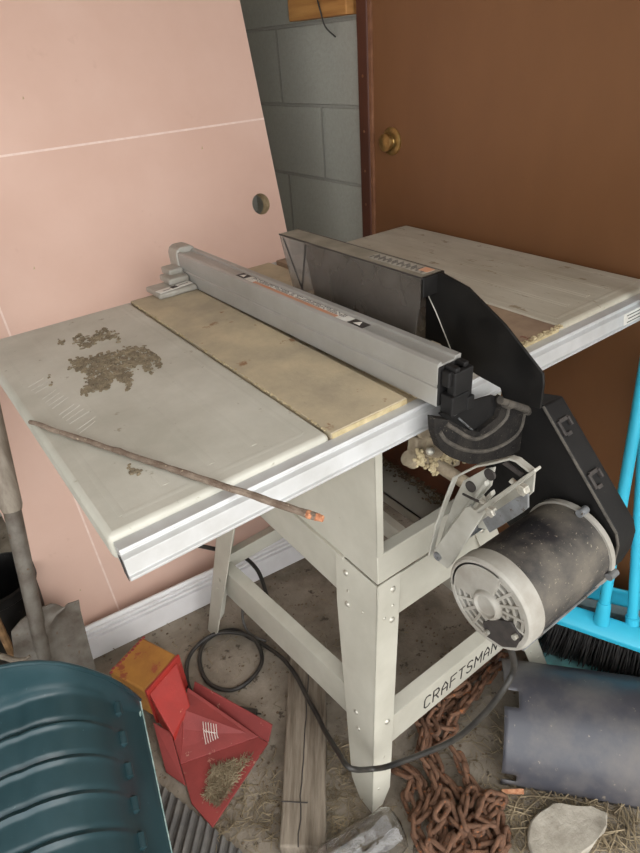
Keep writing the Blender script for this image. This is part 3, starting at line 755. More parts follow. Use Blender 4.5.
# ------------------------------------------------------------------ things on the saw table
p0, p1 = az(30, 422, ZT+.0055), az(317, 517, ZT+.0055)
b = B(); n_ = 40
pts = [p0.lerp(p1, k/n_) + V((noise.noise(V((k*.35, 0, 0)))*.0016, noise.noise(V((k*.3, 5, 0)))*.0016, 0)) for k in range(n_+1)]
rs = [.0032+.0012*(k/n_)+.0009*noise.noise(V((k*.7, 9, 0))) for k in range(n_+1)]
root = thing('metal_rod', p0.lerp(p1, .5), 'thin rusty rod lying aslant over the left wing, its end jutting past the rail', 'rod')
tube(b, pts, rs, 8); obj('shaft', b, M['rustrod'], root, 0, True)
b = B(); tube(b, [pts[-2], pts[-1]+(pts[-1]-pts[-2])*.6], [.0048, .0036], 8); ball(b, pts[-1], .005, 1); ball(b, pts[-1]+V((-.006, .006, .001)), .004, 1); o = obj('broken_end', b, M['tip'], root, 0, True); o['label'] = 'orange-tinged broken end'

def inside(p, poly):
    r_ = False; j = len(poly)-1
    for i in range(len(poly)):
        if (poly[i][1] > p[1]) != (poly[j][1] > p[1]) and p[0] < (poly[j][0]-poly[i][0])*(p[1]-poly[i][1])/(poly[j][1]-poly[i][1])+poly[i][0]: r_ = not r_
        j = i
    return r_
patches = [[(70, 338), (78, 336), (92, 337), (98, 330), (106, 328), (118, 334), (120, 341), (108, 338), (97, 343), (86, 349), (78, 346), (74, 340)],
           [(67, 371), (75, 365), (70, 360), (80, 357), (92, 358), (100, 353), (115, 352), (122, 349), (136, 347), (146, 348), (162, 360), (160, 367), (150, 364), (152, 376), (143, 367), (132, 368), (130, 389), (121, 379), (112, 382), (104, 388), (92, 391), (80, 395), (86, 386), (90, 378), (82, 372), (74, 369)],
           [(56, 343), (60, 338), (66, 341), (60, 346)], [(49, 374), (51, 372), (51, 384), (49, 388)], [(130, 466), (136, 468), (138, 475), (131, 474)]]
b = B()
for poly in patches:
    xs_ = [p[0] for p in poly]; ys_ = [p[1] for p in poly]
    area = (max(xs_)-min(xs_))*(max(ys_)-min(ys_))
    for i in range(int(area*.62)):
        q = (random.uniform(min(xs_)-2, max(xs_)+2), random.uniform(min(ys_)-2, max(ys_)+2))
        jit = (q[0]+random.gauss(0, 1.6), q[1]+random.gauss(0, 1.2))
        if not inside(jit, poly) or noise.noise(V((q[0]*.35, q[1]*.35, 1))) < -.28: continue
        r_ = random.uniform(.0018, .0048)
        g = bmesh.ops.create_icosphere(b, subdivisions=1, radius=1)
        mm = Matrix.Translation(az(q[0], q[1], ZT+.0006)) @ Matrix.Rotation(random.random()*6, 4, 'Z') @ Matrix.Diagonal((r_*random.uniform(.8, 1.8), r_*.7, random.uniform(.0008, .0026), 1))
        bmesh.ops.transform(b, matrix=mm, verts=g['verts'])
dirt = obj('dirt', b, M['clay']); tag(dirt, 'two crusted brown patches of dry dirt on the left wing', 'dirt', None, 'stuff')

# ------------------------------------------------------------------ shovel and clutter at the left
SN = V((0, 1, -.25)); SD = .610
def sp_(px, py): return at(px, py, SN, SD)
sh = thing('shovel', (-.09, .62, 0), 'worn steel shovel standing blade down beside the pink slab, handle leaning up', 'shovel')
ha, hb = sp_(38, 628), sp_(11, 505); hd_ = (hb-ha).normalized()
b = B(); pts = [ha + hd_*t for t in (-.10, -.02, .06, .16, (hb-ha).length+.03)]
tube(b, pts, [.016, .018, .0175, .018, .019], 18); obj('socket', b, M['shovel_m'], sh, 0, True)
b = B(); pts = [hb + hd_*t for t in (-.012, 0, .05, .3, .62)]; tube(b, pts, [.0205, .0235, .0225, .021, .02], 18); obj('handle', b, M['shovel_h'], sh, 0, True)
b = B()
rows = [(604, 32, 80), (612, 24, 81.5), (622, 22, 84), (634, 12, 87), (642, 13, 89), (668, 16, 96), (690, 20, 101)]
grid = []
for y, xl, xr in rows:
    if y == 604: xl = 52
    if y == 612: xl = 36
    row = []
    for k in range(13):
        t = k/12; q = sp_(xl+(xr-xl)*t, y + (2-4*t if y < 606 else 0)); bow = -.014*math.exp(-((t-.38)/.12)**2) + .012*(2*t-1)**2*.6
        row.append((q + V((0, bow, 0))))
    grid.append(row)
top_ = [[b.verts.new(p) for p in r] for r in grid]; bot_ = [[b.verts.new(p+V((0, .003, 0))) for p in r] for r in grid]
for G in (top_, bot_):
    for r0, r1 in zip(G, G[1:]):
        for k in range(12): b.faces.new([r0[k], r0[k+1], r1[k+1], r1[k]])
per = [(0, k) for k in range(13)] + [(i, 12) for i in range(1, len(grid))] + [(len(grid)-1, k) for k in range(11, -1, -1)] + [(i, 0) for i in range(len(grid)-2, 0, -1)]
for (i, j), (k, l) in zip(per, per[1:]+per[:1]): b.faces.new([top_[i][j], top_[k][l], bot_[k][l], bot_[i][j]])
zmin = min(v.co.z for v in b.verts)
for v in b.verts:
    if v.co.z < .002: v.co.z = .002
obj('blade', b, M['shovel_m'], sh, 0, True)
p = sp_(1, 600)
b = B(); tube(b, [V((-.178, .665, 0)), V((-.176, .675, .20)), V((-.168, .70, .55)), V((-.16, .74, 1.0))], .009, 8)
st_ = obj('wooden_stake', b, M['stick'], None, 0, True); tag(st_, 'thin weathered wooden stake upright at the left edge, left of the shovel', 'stake')
b = B(); tube(b, smooth_path([az(-6, 655, .20), az(4, 657, .20), az(14, 660, .20), az(24, 660, .205), az(30, 656, .21)], 5), [.007]*10+[.006]*7+[.004]*4, 8)
hk = obj('rusty_hook', b, M['shovel_h'], None, 0, True); tag(hk, 'small bent tan hook in front of the stake at the left edge', 'hook')
b = B(); tube(b, smooth_path([az(9, 640, .10), az(12, 648, .09), az(15, 656, .08), az(15, 664, .06)], 4), [.006]*7+[.008]*6, 8)
bl = obj('plastic_strip', b, M['blue'], None, 0, True); tag(bl, 'small blue plastic strip between the stake and the shovel blade', 'plastic strip')
b = B(); rings = []
cB = V((-.150, .80, 0))
prof = [(.0, .0), (.062, .0), (.066, .01), (.074, .20), (.080, .205), (.080, .222), (.074, .224), (.068, .20), (.06, .02), (0, .02)]
for r_, z in [(p_*1.15, q_*1.35) for p_, q_ in prof]: rings.append([b.verts.new(cB+V((max(r_, .0005)*math.cos(k*math.pi/14), max(r_, .0005)*math.sin(k*math.pi/14), z))) for k in range(28)])  # black pot enlarged so it also stands in for shade behind the shovel
for p, q in zip(rings, rings[1:]):
    for k in range(28): b.faces.new([p[k], p[(k+1) % 28], q[(k+1) % 28], q[k]])
pot = obj('plastic_pot', b, M['plate'], None, 0, True); tag(pot, 'black rounded plastic pot in the shade behind the shovel', 'pot')

# ------------------------------------------------------------------ green snow scoop, lower left
sco = thing('snow_scoop', (-.2, .15, 0), 'dark green ribbed plastic snow scoop lying back up at the lower left', 'snow scoop')
c0, c1 = az(140, 700, .20), az(172, 853, .125)
axd = (c1-c0).normalized(); hor = V((axd.x, axd.y, 0)).normalized(); lat = V((hor.y, -hor.x, 0))
if lat.x > 0: lat = -lat
upn = lat.cross(axd); upn = upn if upn.z > 0 else -upn
PN = axd; PD = PN.dot(c0)
rim = [(140, 700), (131, 693), (121, 686), (110, 680), (95, 674), (78, 668.5), (60, 665), (40, 664), (20, 665.5), (0, 669)]
prof = []
for p in rim:
    q = at(p[0], p[1], PN, PD)-c0; prof.append((q.dot(lat), q.dot(upn)))
# mirror the far half that lies outside the frame
def v_of(py):            # distance along the right edge
    lo, hi = 0.0, (c1-c0).length*2.5
    for _ in range(40):
        m_ = (lo+hi)/2; q = c0+axd*m_-CAM; y_ = 426.5-FOC*q.dot(UP)/q.dot(_f)
        if y_ < py: lo = m_
        else: hi = m_
    return lo
stops = [712, 742.5, 774.6, 806.5, 836]
v_st = [v_of(p+4) for p in stops]; dv_ = (v_st[-1]-v_st[0])/4
v2 = v_st[1]-.22*dv_
v_r1 = max(.008, v2-dv_)
rib = [(150, 741), (137, 739), (127, 737), (118, 733), (106, 727.5), (92, 724), (76, 722.8), (61.5, 724), (46, 727), (31, 731.5), (15, 739), (0, 748.5)]
pr2 = []
for p in rib:
    q = at(p[0], p[1], PN, PD+v2)-c0; pr2.append((q.dot(lat), q.dot(upn)))
def interp(pr, s):
    if s <= pr[0][0]: return pr[0][1]
    for (a, ha_), (c, hc) in zip(pr, pr[1:]):
        if s <= c: return ha_+(hc-ha_)*(s-a)/(c-a)
    return pr[-1][1]
half = min(prof[-1][0], pr2[-1][0]); pr2[0] = (0, 0)
NS = 26
ss = [half*k/NS for k in range(NS+1)]; ss = ss + [2*half-k for k in ss[-2::-1]]
LEN = c0.z/(-axd.z)*.97
def sc_grid(bm, toff):
    rows = []; nv = 260
    for j in range(nv+1):
        v = j/nv*LEN; row = []
        mx = min(1, max(0, (v-.004)/(v_r1*.9)))
        for i, s in enumerate(ss):
            sm = min(s, 2*half-s)
            h = interp(prof, sm)*(1-mx)+interp(pr2, sm)*mx
            hh = h
            amp = min(1, max(0, (sm-.036)/.02))
            ph = (v-v2)/dv_; fr_ = ph-round(ph)
            if ph > -1.5:
                hh += amp*(.0052*math.exp(-(fr_/.075)**2) - .0046*math.exp(-((fr_+.14)/.07)**2))
            if v < .012: hh += .007*(1-v/.012)**.5*min(1, sm/.01)
            row.append(bm.verts.new(c0 + lat*s + axd*v + upn*(hh+toff)))
        rows.append(row)
    return rows
b = B(); g1 = sc_grid(b, 0); g2 = sc_grid(b, -.005); rim_pts = [v.co.copy() for v in g1[0]]
for G in (g1, g2):
    for r0, r1 in zip(G, G[1:]):
        for k in range(len(r0)-1): b.faces.new([r0[k], r0[k+1], r1[k+1], r1[k]])
for G in ((g1[0], g2[0]), (g1[-1], g2[-1])):
    for k in range(len(G[0])-1): b.faces.new([G[0][k], G[0][k+1], G[1][k+1], G[1][k]])
for k0 in (0, -1):
    for j in range(len(g1)-1): b.faces.new([g1[j][k0], g1[j+1][k0], g2[j+1][k0], g2[j][k0]])
obj('scoop_body', b, M['green'], sco, 0, True)
b = B()
for k in range(7):      # moulded end stops of the ribs
    v = v_st[0]+k*dv_
    if v > LEN-.03: break
    s_ = .037; h_ = interp(pr2, s_); c = c0 + lat*s_ + axd*v + upn*(h_+.001)
    tube(b, [c-axd*.014, c-axd*.010, c+axd*.012, c+axd*.016], [.003, .0095, .0095, .004], 10)
obj('rib_stop', b, M['green'], sco, 0, True)
b = B(); tube(b, [v.copy() for v in rim_pts], .0042, 8); obj('rim_lip', b, M['green'], sco, 0, True)
b = B(); tube(b, [c0+upn*.001, c0+axd*(LEN*.98)+upn*.001], .0013, 6)
for q in ((.004, .002), (.006, .012), (.011, .020), (.004, .028)): ball(b, c0+lat*(q[0]+.002)+axd*q[1]+upn*.0065, (.005, .010, .003), 1)
o = obj('scuffed_edge', b, M['green_chip'], sco); o['label'] = 'pale scuffed edge and chipped corner'

# ------------------------------------------------------------------ grey ribbed rubber mat
b = B()
e0, e1 = az(150, 775, .012), az(262, 868, .012); rd = (az(184, 853, .012)-az(195.6, 805.6, .012)).normalized()
n_ = 150; rows = []
for i in range(n_+1):
    p = e0.lerp(e1, i/n_); ph = i/n_*15
    z = .010+.005*max(-.6, math.sin(2*math.pi*ph))
    rows.append([b.verts.new(V((p.x, p.y, 0))+rd*t*V((1, 1, 0)).length/1.414 + V((0, 0, z))) for t in (0, .05, .12, .22, .34)])
rows2 = [[b.verts.new(V((v.co.x, v.co.y, .001))) for v in r] for r in rows]
for G in (rows, rows2):
    for r0, r1 in zip(G, G[1:]):
        for k in range(4): b.faces.new([r0[k], r0[k+1], r1[k+1], r1[k]])
for r0, r1, q0, q1 in zip(rows, rows[1:], rows2, rows2[1:]):
    for k in (0, 4): b.faces.new([r0[k], r1[k], q1[k], q0[k]])
for i in (0, -1):
    for k in range(4): b.faces.new([rows[i][k], rows[i][k+1], rows2[i][k+1], rows2[i][k]])
o = obj('rubber_mat', b, M['rubber'], None, 0, True); tag(o, 'grey ribbed rubber mat on the floor between the green scoop and the wooden plank', 'mat')

# ------------------------------------------------------------------ red stand with yellow tube
red = thing('red_stand', (.09, .33, 0), 'red metal stand with a flared foot full of straw and a yellow tube end', 'metal stand')
b = B()
fp = [az(186, 712, .016), az(191, 698, .016), az(268, 741, .016), az(212, 826, .016), az(191, 802, .016), az(172, 734, .016)]
fp = [V((p.x, p.y, .010)) for p in fp]
prism(b, fp, V((0, 0, -.004)))
foot = obj('foot_plate', b, M['red_dull'], red, .001)
b = B()
q0, q1 = fp[1], fp[2]; out_ = V((q1-q0).to_tuple()).cross(V((0, 0, 1))).normalized()
if out_.y < 0: out_ = -out_
prism(b, [q0, q1, q1+out_*.022+V((0, 0, .034)), q0+out_*.022+V((0, 0, .040))], out_*.003)
i0 = fp[0].lerp(fp[5], .2)+V((0, 0, .035)); 
prism(b, [fp[1]+V((0, 0, .045)), fp[0]+V((-.01, -.02, .05)), fp[5]+V((0, 0, .03)), fp[4].lerp(fp[5], .55), fp[2].lerp(fp[1], .12)], V((0, 0, .003)))
obj('foot_wall', b, M['red_dull'], red, .001)
b = B(); prism(b, [az(153, 722, .050), az(171, 733, .046), az(186, 786, .008), az(166, 772, .006)], V((0, 0, -.0035))); obj('foot_wall', b, M['red_dull'], red, .001)
b = B()
t0, t1, t2, t3 = az(149, 694, .115), az(177, 662, .115), az(190, 705, .058), az(173, 736, .052)
va, vb_ = [b.verts.new(p) for p in (t0, t1, t2, t3)], [b.verts.new(V((p.x, p.y, .004))) for p in (t0, t1, t2, t3)]
b.faces.new(va); b.faces.new(vb_[::-1])
for i in range(4): b.faces.new([va[i], va[(i+1) % 4], vb_[(i+1) % 4], vb_[i]])
arm_ = obj('arm', b, M['red'], red, .003)
b = B(); fd = (t1-t0).normalized(); nn = fd.cross(V((0, 0, 1)))
if nn.y < 0: nn = -nn
prism(b, [t0-fd*.004+V((0, 0, .012)), t1+fd*.012+V((0, 0, .012)), t1+fd*.012+V((0, 0, -.11)), t0-fd*.004+V((0, 0, -.11))], nn*.007)
obj('flange', b, M['red'], red, .0015)
b = B()
y0_, y1_ = t0+nn*.007-fd*.004, t1+nn*.007+fd*.010
L_ = .115
up_ = V((0, 0, .010))
outer_ = [y0_+up_, y1_+up_, V((y1_.x, y1_.y, .03)), V((y0_.x, y0_.y, .03))]
prism(b, outer_, nn*L_)
yb = obj('tube_end', b, M['yellow'], red, .005, True); yb['label'] = 'scuffed yellow square tube'
b = B(); c = y0_.lerp(y1_, .5)+nn*(L_-.004)
for k in range(12):
    q = (y0_+up_).lerp(y1_+up_, k/11)+nn*(L_-.006+random.uniform(-.004, .002)); ball(b, q, (.005, .004, .0022), 1)
obj('chipped_edge', b, M['red_dull'], yb)
b = B()      # painted white scrawl on the foot
for k in range(6):
    s = az(203+k*2.6, 722+k*.5, .052); e = az(206+k*2.4, 744-k*1.2, .052)
    ribbon(b, [s, az(204+k*2.6, 733+(k % 2)*2, .052), e], .0016, (0, 0, 1), .0005)
    if k < 5: ribbon(b, [az(203+k*2.6, 729+k, .052), az(206.5+k*2.6, 733, .052)], .0012, (0, 0, 1), .0005)
obj('white_scrawl', b, M['scribble'], red)
b = B()
for i in range(700):
    u_ = random.random(); v_ = random.random()
    p = fp[2].lerp(fp[3], .12+.72*u_).lerp(fp[4].lerp(fp[5], .35), .12+.55*v_*(1-.4*u_))
    a_ = random.random()*6.28; l = random.uniform(.01, .03); d_ = V((math.cos(a_), math.sin(a_), random.gauss(0, .08)))*l
    h = V((0, 0, .0125+.005*random.random()))
    tube(b, [V((p.x, p.y, 0))+h-d_/2, V((p.x, p.y, 0))+h+d_/2], .0006, 3)
o = obj('straw', b, M['straw']); tag(o, 'clump of dry straw lying in the red foot plate', 'straw', None, 'stuff')

# ------------------------------------------------------------------ plank
b = B()
a0, a1, a2, a3 = az(291, 640, .04), az(326, 640, .04), az(325, 849, .04), az(279, 846, .04)
c_ = [V((p.x, p.y, .04)) for p in (a0, a1, a2, a3)]
prism(b, c_, V((0, 0, -.038)))
bmesh.ops.subdivide_edges(b, edges=b.edges, cuts=6, use_grid_fill=True)
for v in b.verts: v.co += V((noise.noise(v.co*14), noise.noise(v.co*14+V((3, 0, 0))), .3*noise.noise(v.co*14+V((7, 0, 0)))))*.003
plank = obj('wooden_plank', b, M['wood'], None, .004, True); tag(plank, 'weathered grey wooden plank on the floor under the left side of the saw stand', 'plank')
b = B()
s0, s1 = c_[0].lerp(c_[1], .55), c_[3].lerp(c_[2], .42)
tube(b, [s0.lerp(s1, t)+V((.008*noise.noise(V((t*13, 0, 0))), .004*noise.noise(V((t*21, 4, 0))), .0004)) for t in [k/20 for k in range(21)]], .0014, 5)
s0, s1 = c_[3].lerp(c_[0], .17), c_[2].lerp(c_[1], .17); tube(b, [s0+V((0, 0, .0004)), s0.lerp(s1, .6)+V((0, 0, .0006))], .0012, 5)
obj('crack', b, M['label_k'], plank)

# ------------------------------------------------------------------ rusty chain: every link is a part
chn = thing('chain', (.46, -.08, 0), 'heap of heavy rusty chain on the floor under the lettered brace', 'chain')
lb = B(); pts = []
hl, rw_ = .0125, .0085
for k in range(9): a_ = -math.pi/2+math.pi*k/8; pts.append(V((hl+rw_*math.cos(a_), rw_*math.sin(a_), 0)))
for k in range(9): a_ = math.pi/2+math.pi*k/8; pts.append(V((-hl+rw_*math.cos(a_), rw_*math.sin(a_), 0)))
seg = 7; rings = []
for i, p in enumerate(pts):
    t = (pts[(i+1) % len(pts)]-pts[i-1]).normalized(); x = V((-t.y, t.x, 0))
    rings.append([lb.verts.new(p + (x*math.cos(2*math.pi*k/seg)+V((0, 0, 1))*math.sin(2*math.pi*k/seg))*.0048) for k in range(seg)])
for i in range(len(rings)):
    p, q = rings[i], rings[(i+1) % len(rings)]
    for k in range(seg): lb.faces.new([p[k], p[(k+1) % seg], q[(k+1) % seg], q[k]])
bmesh.ops.recalc_face_normals(lb, faces=lb.faces)
lme = bpy.data.meshes.new('link'); lb.to_mesh(lme); lb.free(); lme.materials.append(M['chain'])
for f in lme.polygons: f.use_smooth = True
strands = [
    ([(430, 702), (418, 716), (424, 735), (420, 752), (430, 768), (436, 788), (428, 806), (416, 826), (424, 846), (440, 860)], .030),
    ([(506, 652), (486, 664), (468, 680), (452, 700), (442, 718), (452, 730), (440, 742), (430, 736)], .022),
    ([(462, 690), (444, 700), (432, 722), (438, 730)], .044),
    ([(455, 752), (464, 768), (472, 786), (484, 796), (500, 800), (490, 812), (474, 822), (462, 838), (450, 852)], .026),
    ([(402, 774), (414, 780), (408, 796), (414, 812), (420, 800)], .018),
    ([(440, 792), (450, 806), (458, 828), (456, 846), (468, 860)], .020),
    ([(456, 790), (466, 804), (480, 838), (486, 858)], .016),
    ([(500, 822), (496, 836), (482, 846), (500, 852), (506, 838)], .018),
    ([(442, 812), (432, 836), (440, 852), (452, 838)], .044),
    ([(470, 796), (462, 812), (470, 830), (484, 826)], .040),
    ([(410, 770), (420, 782), (424, 800), (434, 820), (444, 836), (446, 856)], .014),
    ([(448, 800), (452, 816), (464, 832), (474, 848), (492, 846)], .034),
    ([(434, 800), (444, 822), (434, 846), (424, 858)], .020),
    ([(486, 800), (478, 814), (490, 828), (498, 846), (490, 862)], .034),
    ([(424, 712), (432, 728), (428, 744), (434, 758), (442, 776), (452, 788)], .016),
    ([(500, 662), (488, 678), (472, 696), (458, 712), (448, 726), (438, 724)], .040),
    ([(484, 652), (470, 668), (462, 684), (448, 694)], .020),
    ([(470, 860), (458, 862), (446, 868), (430, 872)], .030),
]
lks = []
for path, z in strands:
    w = smooth_path([az(p[0], p[1], z) for p in path], 12)
    acc = 0; nxt = .0; prev = w[0]; k = 0
    for q in w[1:]:
        d_ = (q-prev).length
        while acc+d_ >= nxt:
            t = (nxt-acc)/d_ if d_ else 0
            pos = prev.lerp(q, t); lks.append((pos, (q-prev).normalized(), k)); k += 1; nxt += .0250
        acc += d_; prev = q
print('links', len(lks))
rest = B()
lks.sort(key=lambda e: (e[0]-CAM).length)
for n_, (pos, t, k) in enumerate(lks):
    t = (t + V((random.gauss(0, .12), random.gauss(0, .12), random.gauss(0, .10)))).normalized()
    x, y = frame_of(t)
    roll = (k % 2)*math.pi/2 + math.pi/4 + random.gauss(0, .25)
    yy = x*math.cos(roll)+y*math.sin(roll); zz = t.cross(yy)
    mm = Matrix((t, yy, zz)).transposed().to_4x4()
    low = min((mm @ V(p)).z for p in pts) - .005
    pz = max(pos.z + random.gauss(0, .003), -low+.0005)
    mm.translation = V((pos.x, pos.y, pz)) - chn.location
    if n_ < 100:
        o = bpy.data.objects.new('link', lme); COL.objects.link(o); o.parent = chn; o.matrix_local = mm
    else:
        tmp = bmesh.new(); tmp.from_mesh(lme); tmp.transform(mm); me_ = bpy.data.meshes.new('t'); tmp.to_mesh(me_); tmp.free(); rest.from_mesh(me_); bpy.data.meshes.remove(me_)
if len(lks) > 100:
    me_ = bpy.data.meshes.new('far_links'); rest.to_mesh(me_); me_.materials.append(M['chain'])
    for f in me_.polygons: f.use_smooth = True
    o = bpy.data.objects.new('far_links', me_); COL.objects.link(o); o.parent = chn; o['kind'] = 'stuff'
rest.free()

# ------------------------------------------------------------------ black half round sheet, lower right
shl = thing('sheet_shell', (.70, -.20, 0), 'black half-round sheet metal cover with cut slots on the floor beside the chain', 'metal cover')
P0 = V((.546, -.170, 0)); axs = V((.655, -.756, 0)); prp = V((.756, .655, 0)); RR = .138; LN = .52
b = B(); na, nl = 48, 52; G = []
for i in range(nl+1):
    row = []
    for j in range(na+1):
        a_ = math.pi*(j/na); row.append(b.verts.new(P0 + axs*(LN*i/nl) + prp*(RR-RR*math.cos(a_)) + V((0, 0, RR*math.sin(a_)+.002))))
    G.append(row)
for i in range(nl):
    for j in range(na):
        if i in (0, 1, 2) and (j in (2, 3) or j in (19, 20, 21, 22)) : continue
        b.faces.new([G[i][j], G[i+1][j], G[i+1][j+1], G[i][j+1]])
o = obj('shell', b, M['shell'], shl, 0, True); s_ = o.modifiers.new('solid', 'SOLIDIFY'); s_.thickness = .0022; s_.offset = -1

# concrete lump partly under it
b = B()
lp = [V((az(*p, .03).x, az(*p, .03).y, 0)) for p in ((532, 820), (540, 810), (553, 802), (575, 806), (590, 802), (610, 812), (608, 828), (594, 836), (590, 846), (574, 858), (562, 874), (536, 868), (529, 840))]
prism(b, lp, V((0, 0, .030)))
bmesh.ops.bevel(b, geom=b.edges[:], offset=.003, segments=1, affect='EDGES')
bmesh.ops.triangulate(b, faces=b.faces[:]); bmesh.ops.subdivide_edges(b, edges=b.edges[:], cuts=3, use_grid_fill=True)
for v in b.verts:
    v.co += V((noise.noise(v.co*22), noise.noise(v.co*22+V((5, 0, 0))), 0))*.006 + V((0, 0, .007*noise.noise(v.co*18+V((0, 9, 0)))*min(1, v.co.z/.02)))
    v.co.z = max(v.co.z, 0)
o = obj('concrete_lump', b, M['concrete'], None, 0, True); tag(o, 'pale broken lump of concrete just in front of the black half-round cover', 'concrete lump')
b = B(); c = az(511, 795, .006); prism(b, [c+V((-.012, .012, 0)), c+V((.02, -.016, 0)), c+V((.026, -.010, .004)), c+V((-.01, .018, .003))], V((0, 0, .005)))
o = obj('wood_chip', b, M['tip'], None, .001); tag(o, 'pinkish wood splinter on the floor at the left end of the black cover', 'wood chip')

# clear plastic bottle in front of the near leg
bot = thing('plastic_bottle', (.27, -.11, 0), 'crumpled clear plastic bottle lying at the foot of the nearest stand leg', 'bottle')
p0, p1 = az(348, 858, .045), az(392, 830, .045)
d_ = (p1-p0).normalized()
b = B(); pr = [(-.13, .010), (-.129, .030), (-.11, .040)] + [(-.105+.007*k, .041) for k in range(20)] + [(.035, .041), (.048, .036), (.052, .028), (.053, .004)]
x, y = frame_of(d_); rings = []
cm = p0.lerp(p1, .62)
for t, r_ in pr:
    rings.append([b.verts.new(cm+d_*t + (x*math.cos(2*math.pi*k/28)+y*math.sin(2*math.pi*k/28))*(r_+.0045*noise.noise(V((t*34, math.cos(k*.224)*2.2, math.sin(k*.224)*2.2)))-.0012*(abs(math.sin(t*110)) < .25))) for k in range(28)])
for p, q in zip(rings, rings[1:]):
    for k in range(28): b.faces.new([p[k], p[(k+1) % 28], q[(k+1) % 28], q[k]])
b.faces.new(rings[0]); b.faces.new(rings[-1])
o = obj('bottle_body', b, M['clear'], bot, 0, True); s_ = o.modifiers.new('solid', 'SOLIDIFY'); s_.thickness = .0008; s_.offset = -1

# ------------------------------------------------------------------ broom and dustpan by the brown door
bro = thing('broom', (.93, -.11, 0), 'cyan push broom with black bristles standing in the dustpan by the brown door', 'broom')
e0, e1 = V((.905, -.022, .118)), V((1.02, -.285, .118)); bd = (e1-e0).normalized(); bn = V((-bd.y, bd.x, 0)); bn = bn if bn.x < 0 else -bn
b = B()
prof = [(.026, 0), (.026, .014), (.010, .030), (-.016, .036), (-.022, .030), (-.022, 0)]
prism(b, [e0 + bn*t + V((0, 0, z)) for t, z in prof], bd*(e1-e0).length)
obj('head', b, M['cyan'], bro, .003, True)
b = B()
Lb = (e1-e0).length; tfs = []
for i in range(900):
    s = random.uniform(.004, Lb-.004); w = random.uniform(-.020, .024); fl = w/.024
    p = e0+bd*s+bn*w; q = p + bn*(.020*fl+random.gauss(0, .006)) + bd*((s/Lb-.5)*.03+random.gauss(0, .004)); q.z = .022+random.random()*.008
    tube(b, [p+V((0, 0, .002)), p.lerp(q, .55)+bn*.003, q], [.0016, .0016, .001], 4)
o = obj('bristles', b, M['bristle'], bro); tag(o, None, None, None, 'stuff')
b = B()
s0 = e0+bd*.105+V((0, 0, .030)); s1 = ax(638, 408, .985); dv = (s1-s0).normalized()
tube(b, [s0+dv*t for t in (0, .02, .05, .06)], [.018, .016, .015, .0135], 18); obj('socket', b, M['cyan'], bro, 0, True)
b = B(); tube(b, [s0+dv*.05, s0+dv*1.02], .0118, 18); obj('pole', b, M['cyan'], bro, 0, True)

dp = thing('dustpan', (1.0, -.13, 0), 'cyan long-handled dustpan behind the broom bristles, against the brown door', 'dustpan')
f0, f1 = V((.848, -.024, .003)), V((1.03, -.335, .003)); dd = (f1-f0).normalized(); nb_ = V((dd.y, -dd.x, 0)); nb_ = nb_ if nb_.x > 0 else -nb_
Ld = (f1-f0).length
b = B(); prism(b, [f0, f1, f1+nb_*.11, f0+nb_*.11], V((0, 0, .004))); o = obj('pan_floor', b, M['pan_grey'], dp)
b = B(); prism(b, [f0-nb_*.010, f1-nb_*.010, f1+nb_*.022, f0+nb_*.022], V((0, 0, .006))); obj('pan_lip', b, M['teal'], dp, .001)
b = B()
prof = []
for k in range(11):
    a_ = math.pi/2*k/10; prof.append((.05+.055*math.sin(a_), .003+.145*(1-math.cos(a_))**.9))
wall = [(.085, .003), (.107, .06), (.112, .13), (.108, .185), (.095, .206)]
a = [[b.verts.new(f0+dd*s+nb_*t+V((0, 0, z))) for t, z in wall] for s in (.004, Ld-.004)]
prev = None
for r0, r1 in ((a[0], a[1]),):
    for k in range(len(wall)-1): b.faces.new([r0[k], r0[k+1], r1[k+1], r1[k]])
o = obj('pan_back', b, M['cyan'], dp, 0, True); s_ = o.modifiers.new('solid', 'SOLIDIFY'); s_.thickness = .004
b = B(); prism(b, [f0+dd*.006+nb_*t+V((0, 0, z)) for t, z in ((.080, .02), (.101, .06), (.106, .12), (.102, .145), (.09, .13))], dd*(Ld-.012)); obj('inner_back', b, M['pan_grey'], dp, .001)
for s in (0, Ld-.004):
    b = B(); prism(b, [f0+dd*s+nb_*t+V((0, 0, z)) for t, z in ((0, 0), (.030, .03), (.055, .11), (.078, .185), (.095, .206), (.108, .185), (.112, .13), (.107, .06), (.09, 0))], dd*.004); obj('pan_side', b, M['cyan'], dp, .001)
b = B(); s0 = ax(632, 624, .995); s1 = ax(640, 500, 1.02); dv = (s1-s0).normalized()
tube(b, [s0-dv*.03, s0, s0+dv*.02, s0+dv*.022], [.015, .0155, .015, .012], 16); obj('socket', b, M['cyan'], dp, 0, True)
b = B(); tube(b, [s0, s0+dv*.66], .0118, 18); obj('pole', b, M['cyan'], dp, 0, True)

# ------------------------------------------------------------------ loose straw and chips on the floor
b = B()
def straw(x, y, lmin=.015, lmax=.06):
    a_ = random.random()*6.28; l = random.uniform(lmin, lmax); z = .0015+random.random()*.006; bend = random.gauss(0, .006)
    p = V((x, y, z)); t = V((math.cos(a_), math.sin(a_), 0)); s = V((-t.y, t.x, 0))
    tube(b, [p-t*l/2, p+s*bend+V((0, 0, random.random()*.004)), p+t*l/2], random.uniform(.0005, .0011), 3)
for i in range(300):
    q = az(random.uniform(500, 640), random.uniform(790, 853), 0); straw(q.x, q.y, .02, .075)
for i in range(70):
    q = az(random.uniform(505, 640), random.uniform(795, 853), 0); a_ = random.random()*6.28; l = random.uniform(.03, .09); t = V((math.cos(a_), math.sin(a_), .04))
    c = V((q.x, q.y, .008)); tube(b, [c-t*l/2, c+V((random.gauss(0, .004), random.gauss(0, .004), .003)), c+t*l/2], random.uniform(.0009, .0016), 4)
for i in range(230):
    q = az(random.uniform(215, 290), random.gauss(810, 28), 0); straw(q.x, q.y, .01, .045)
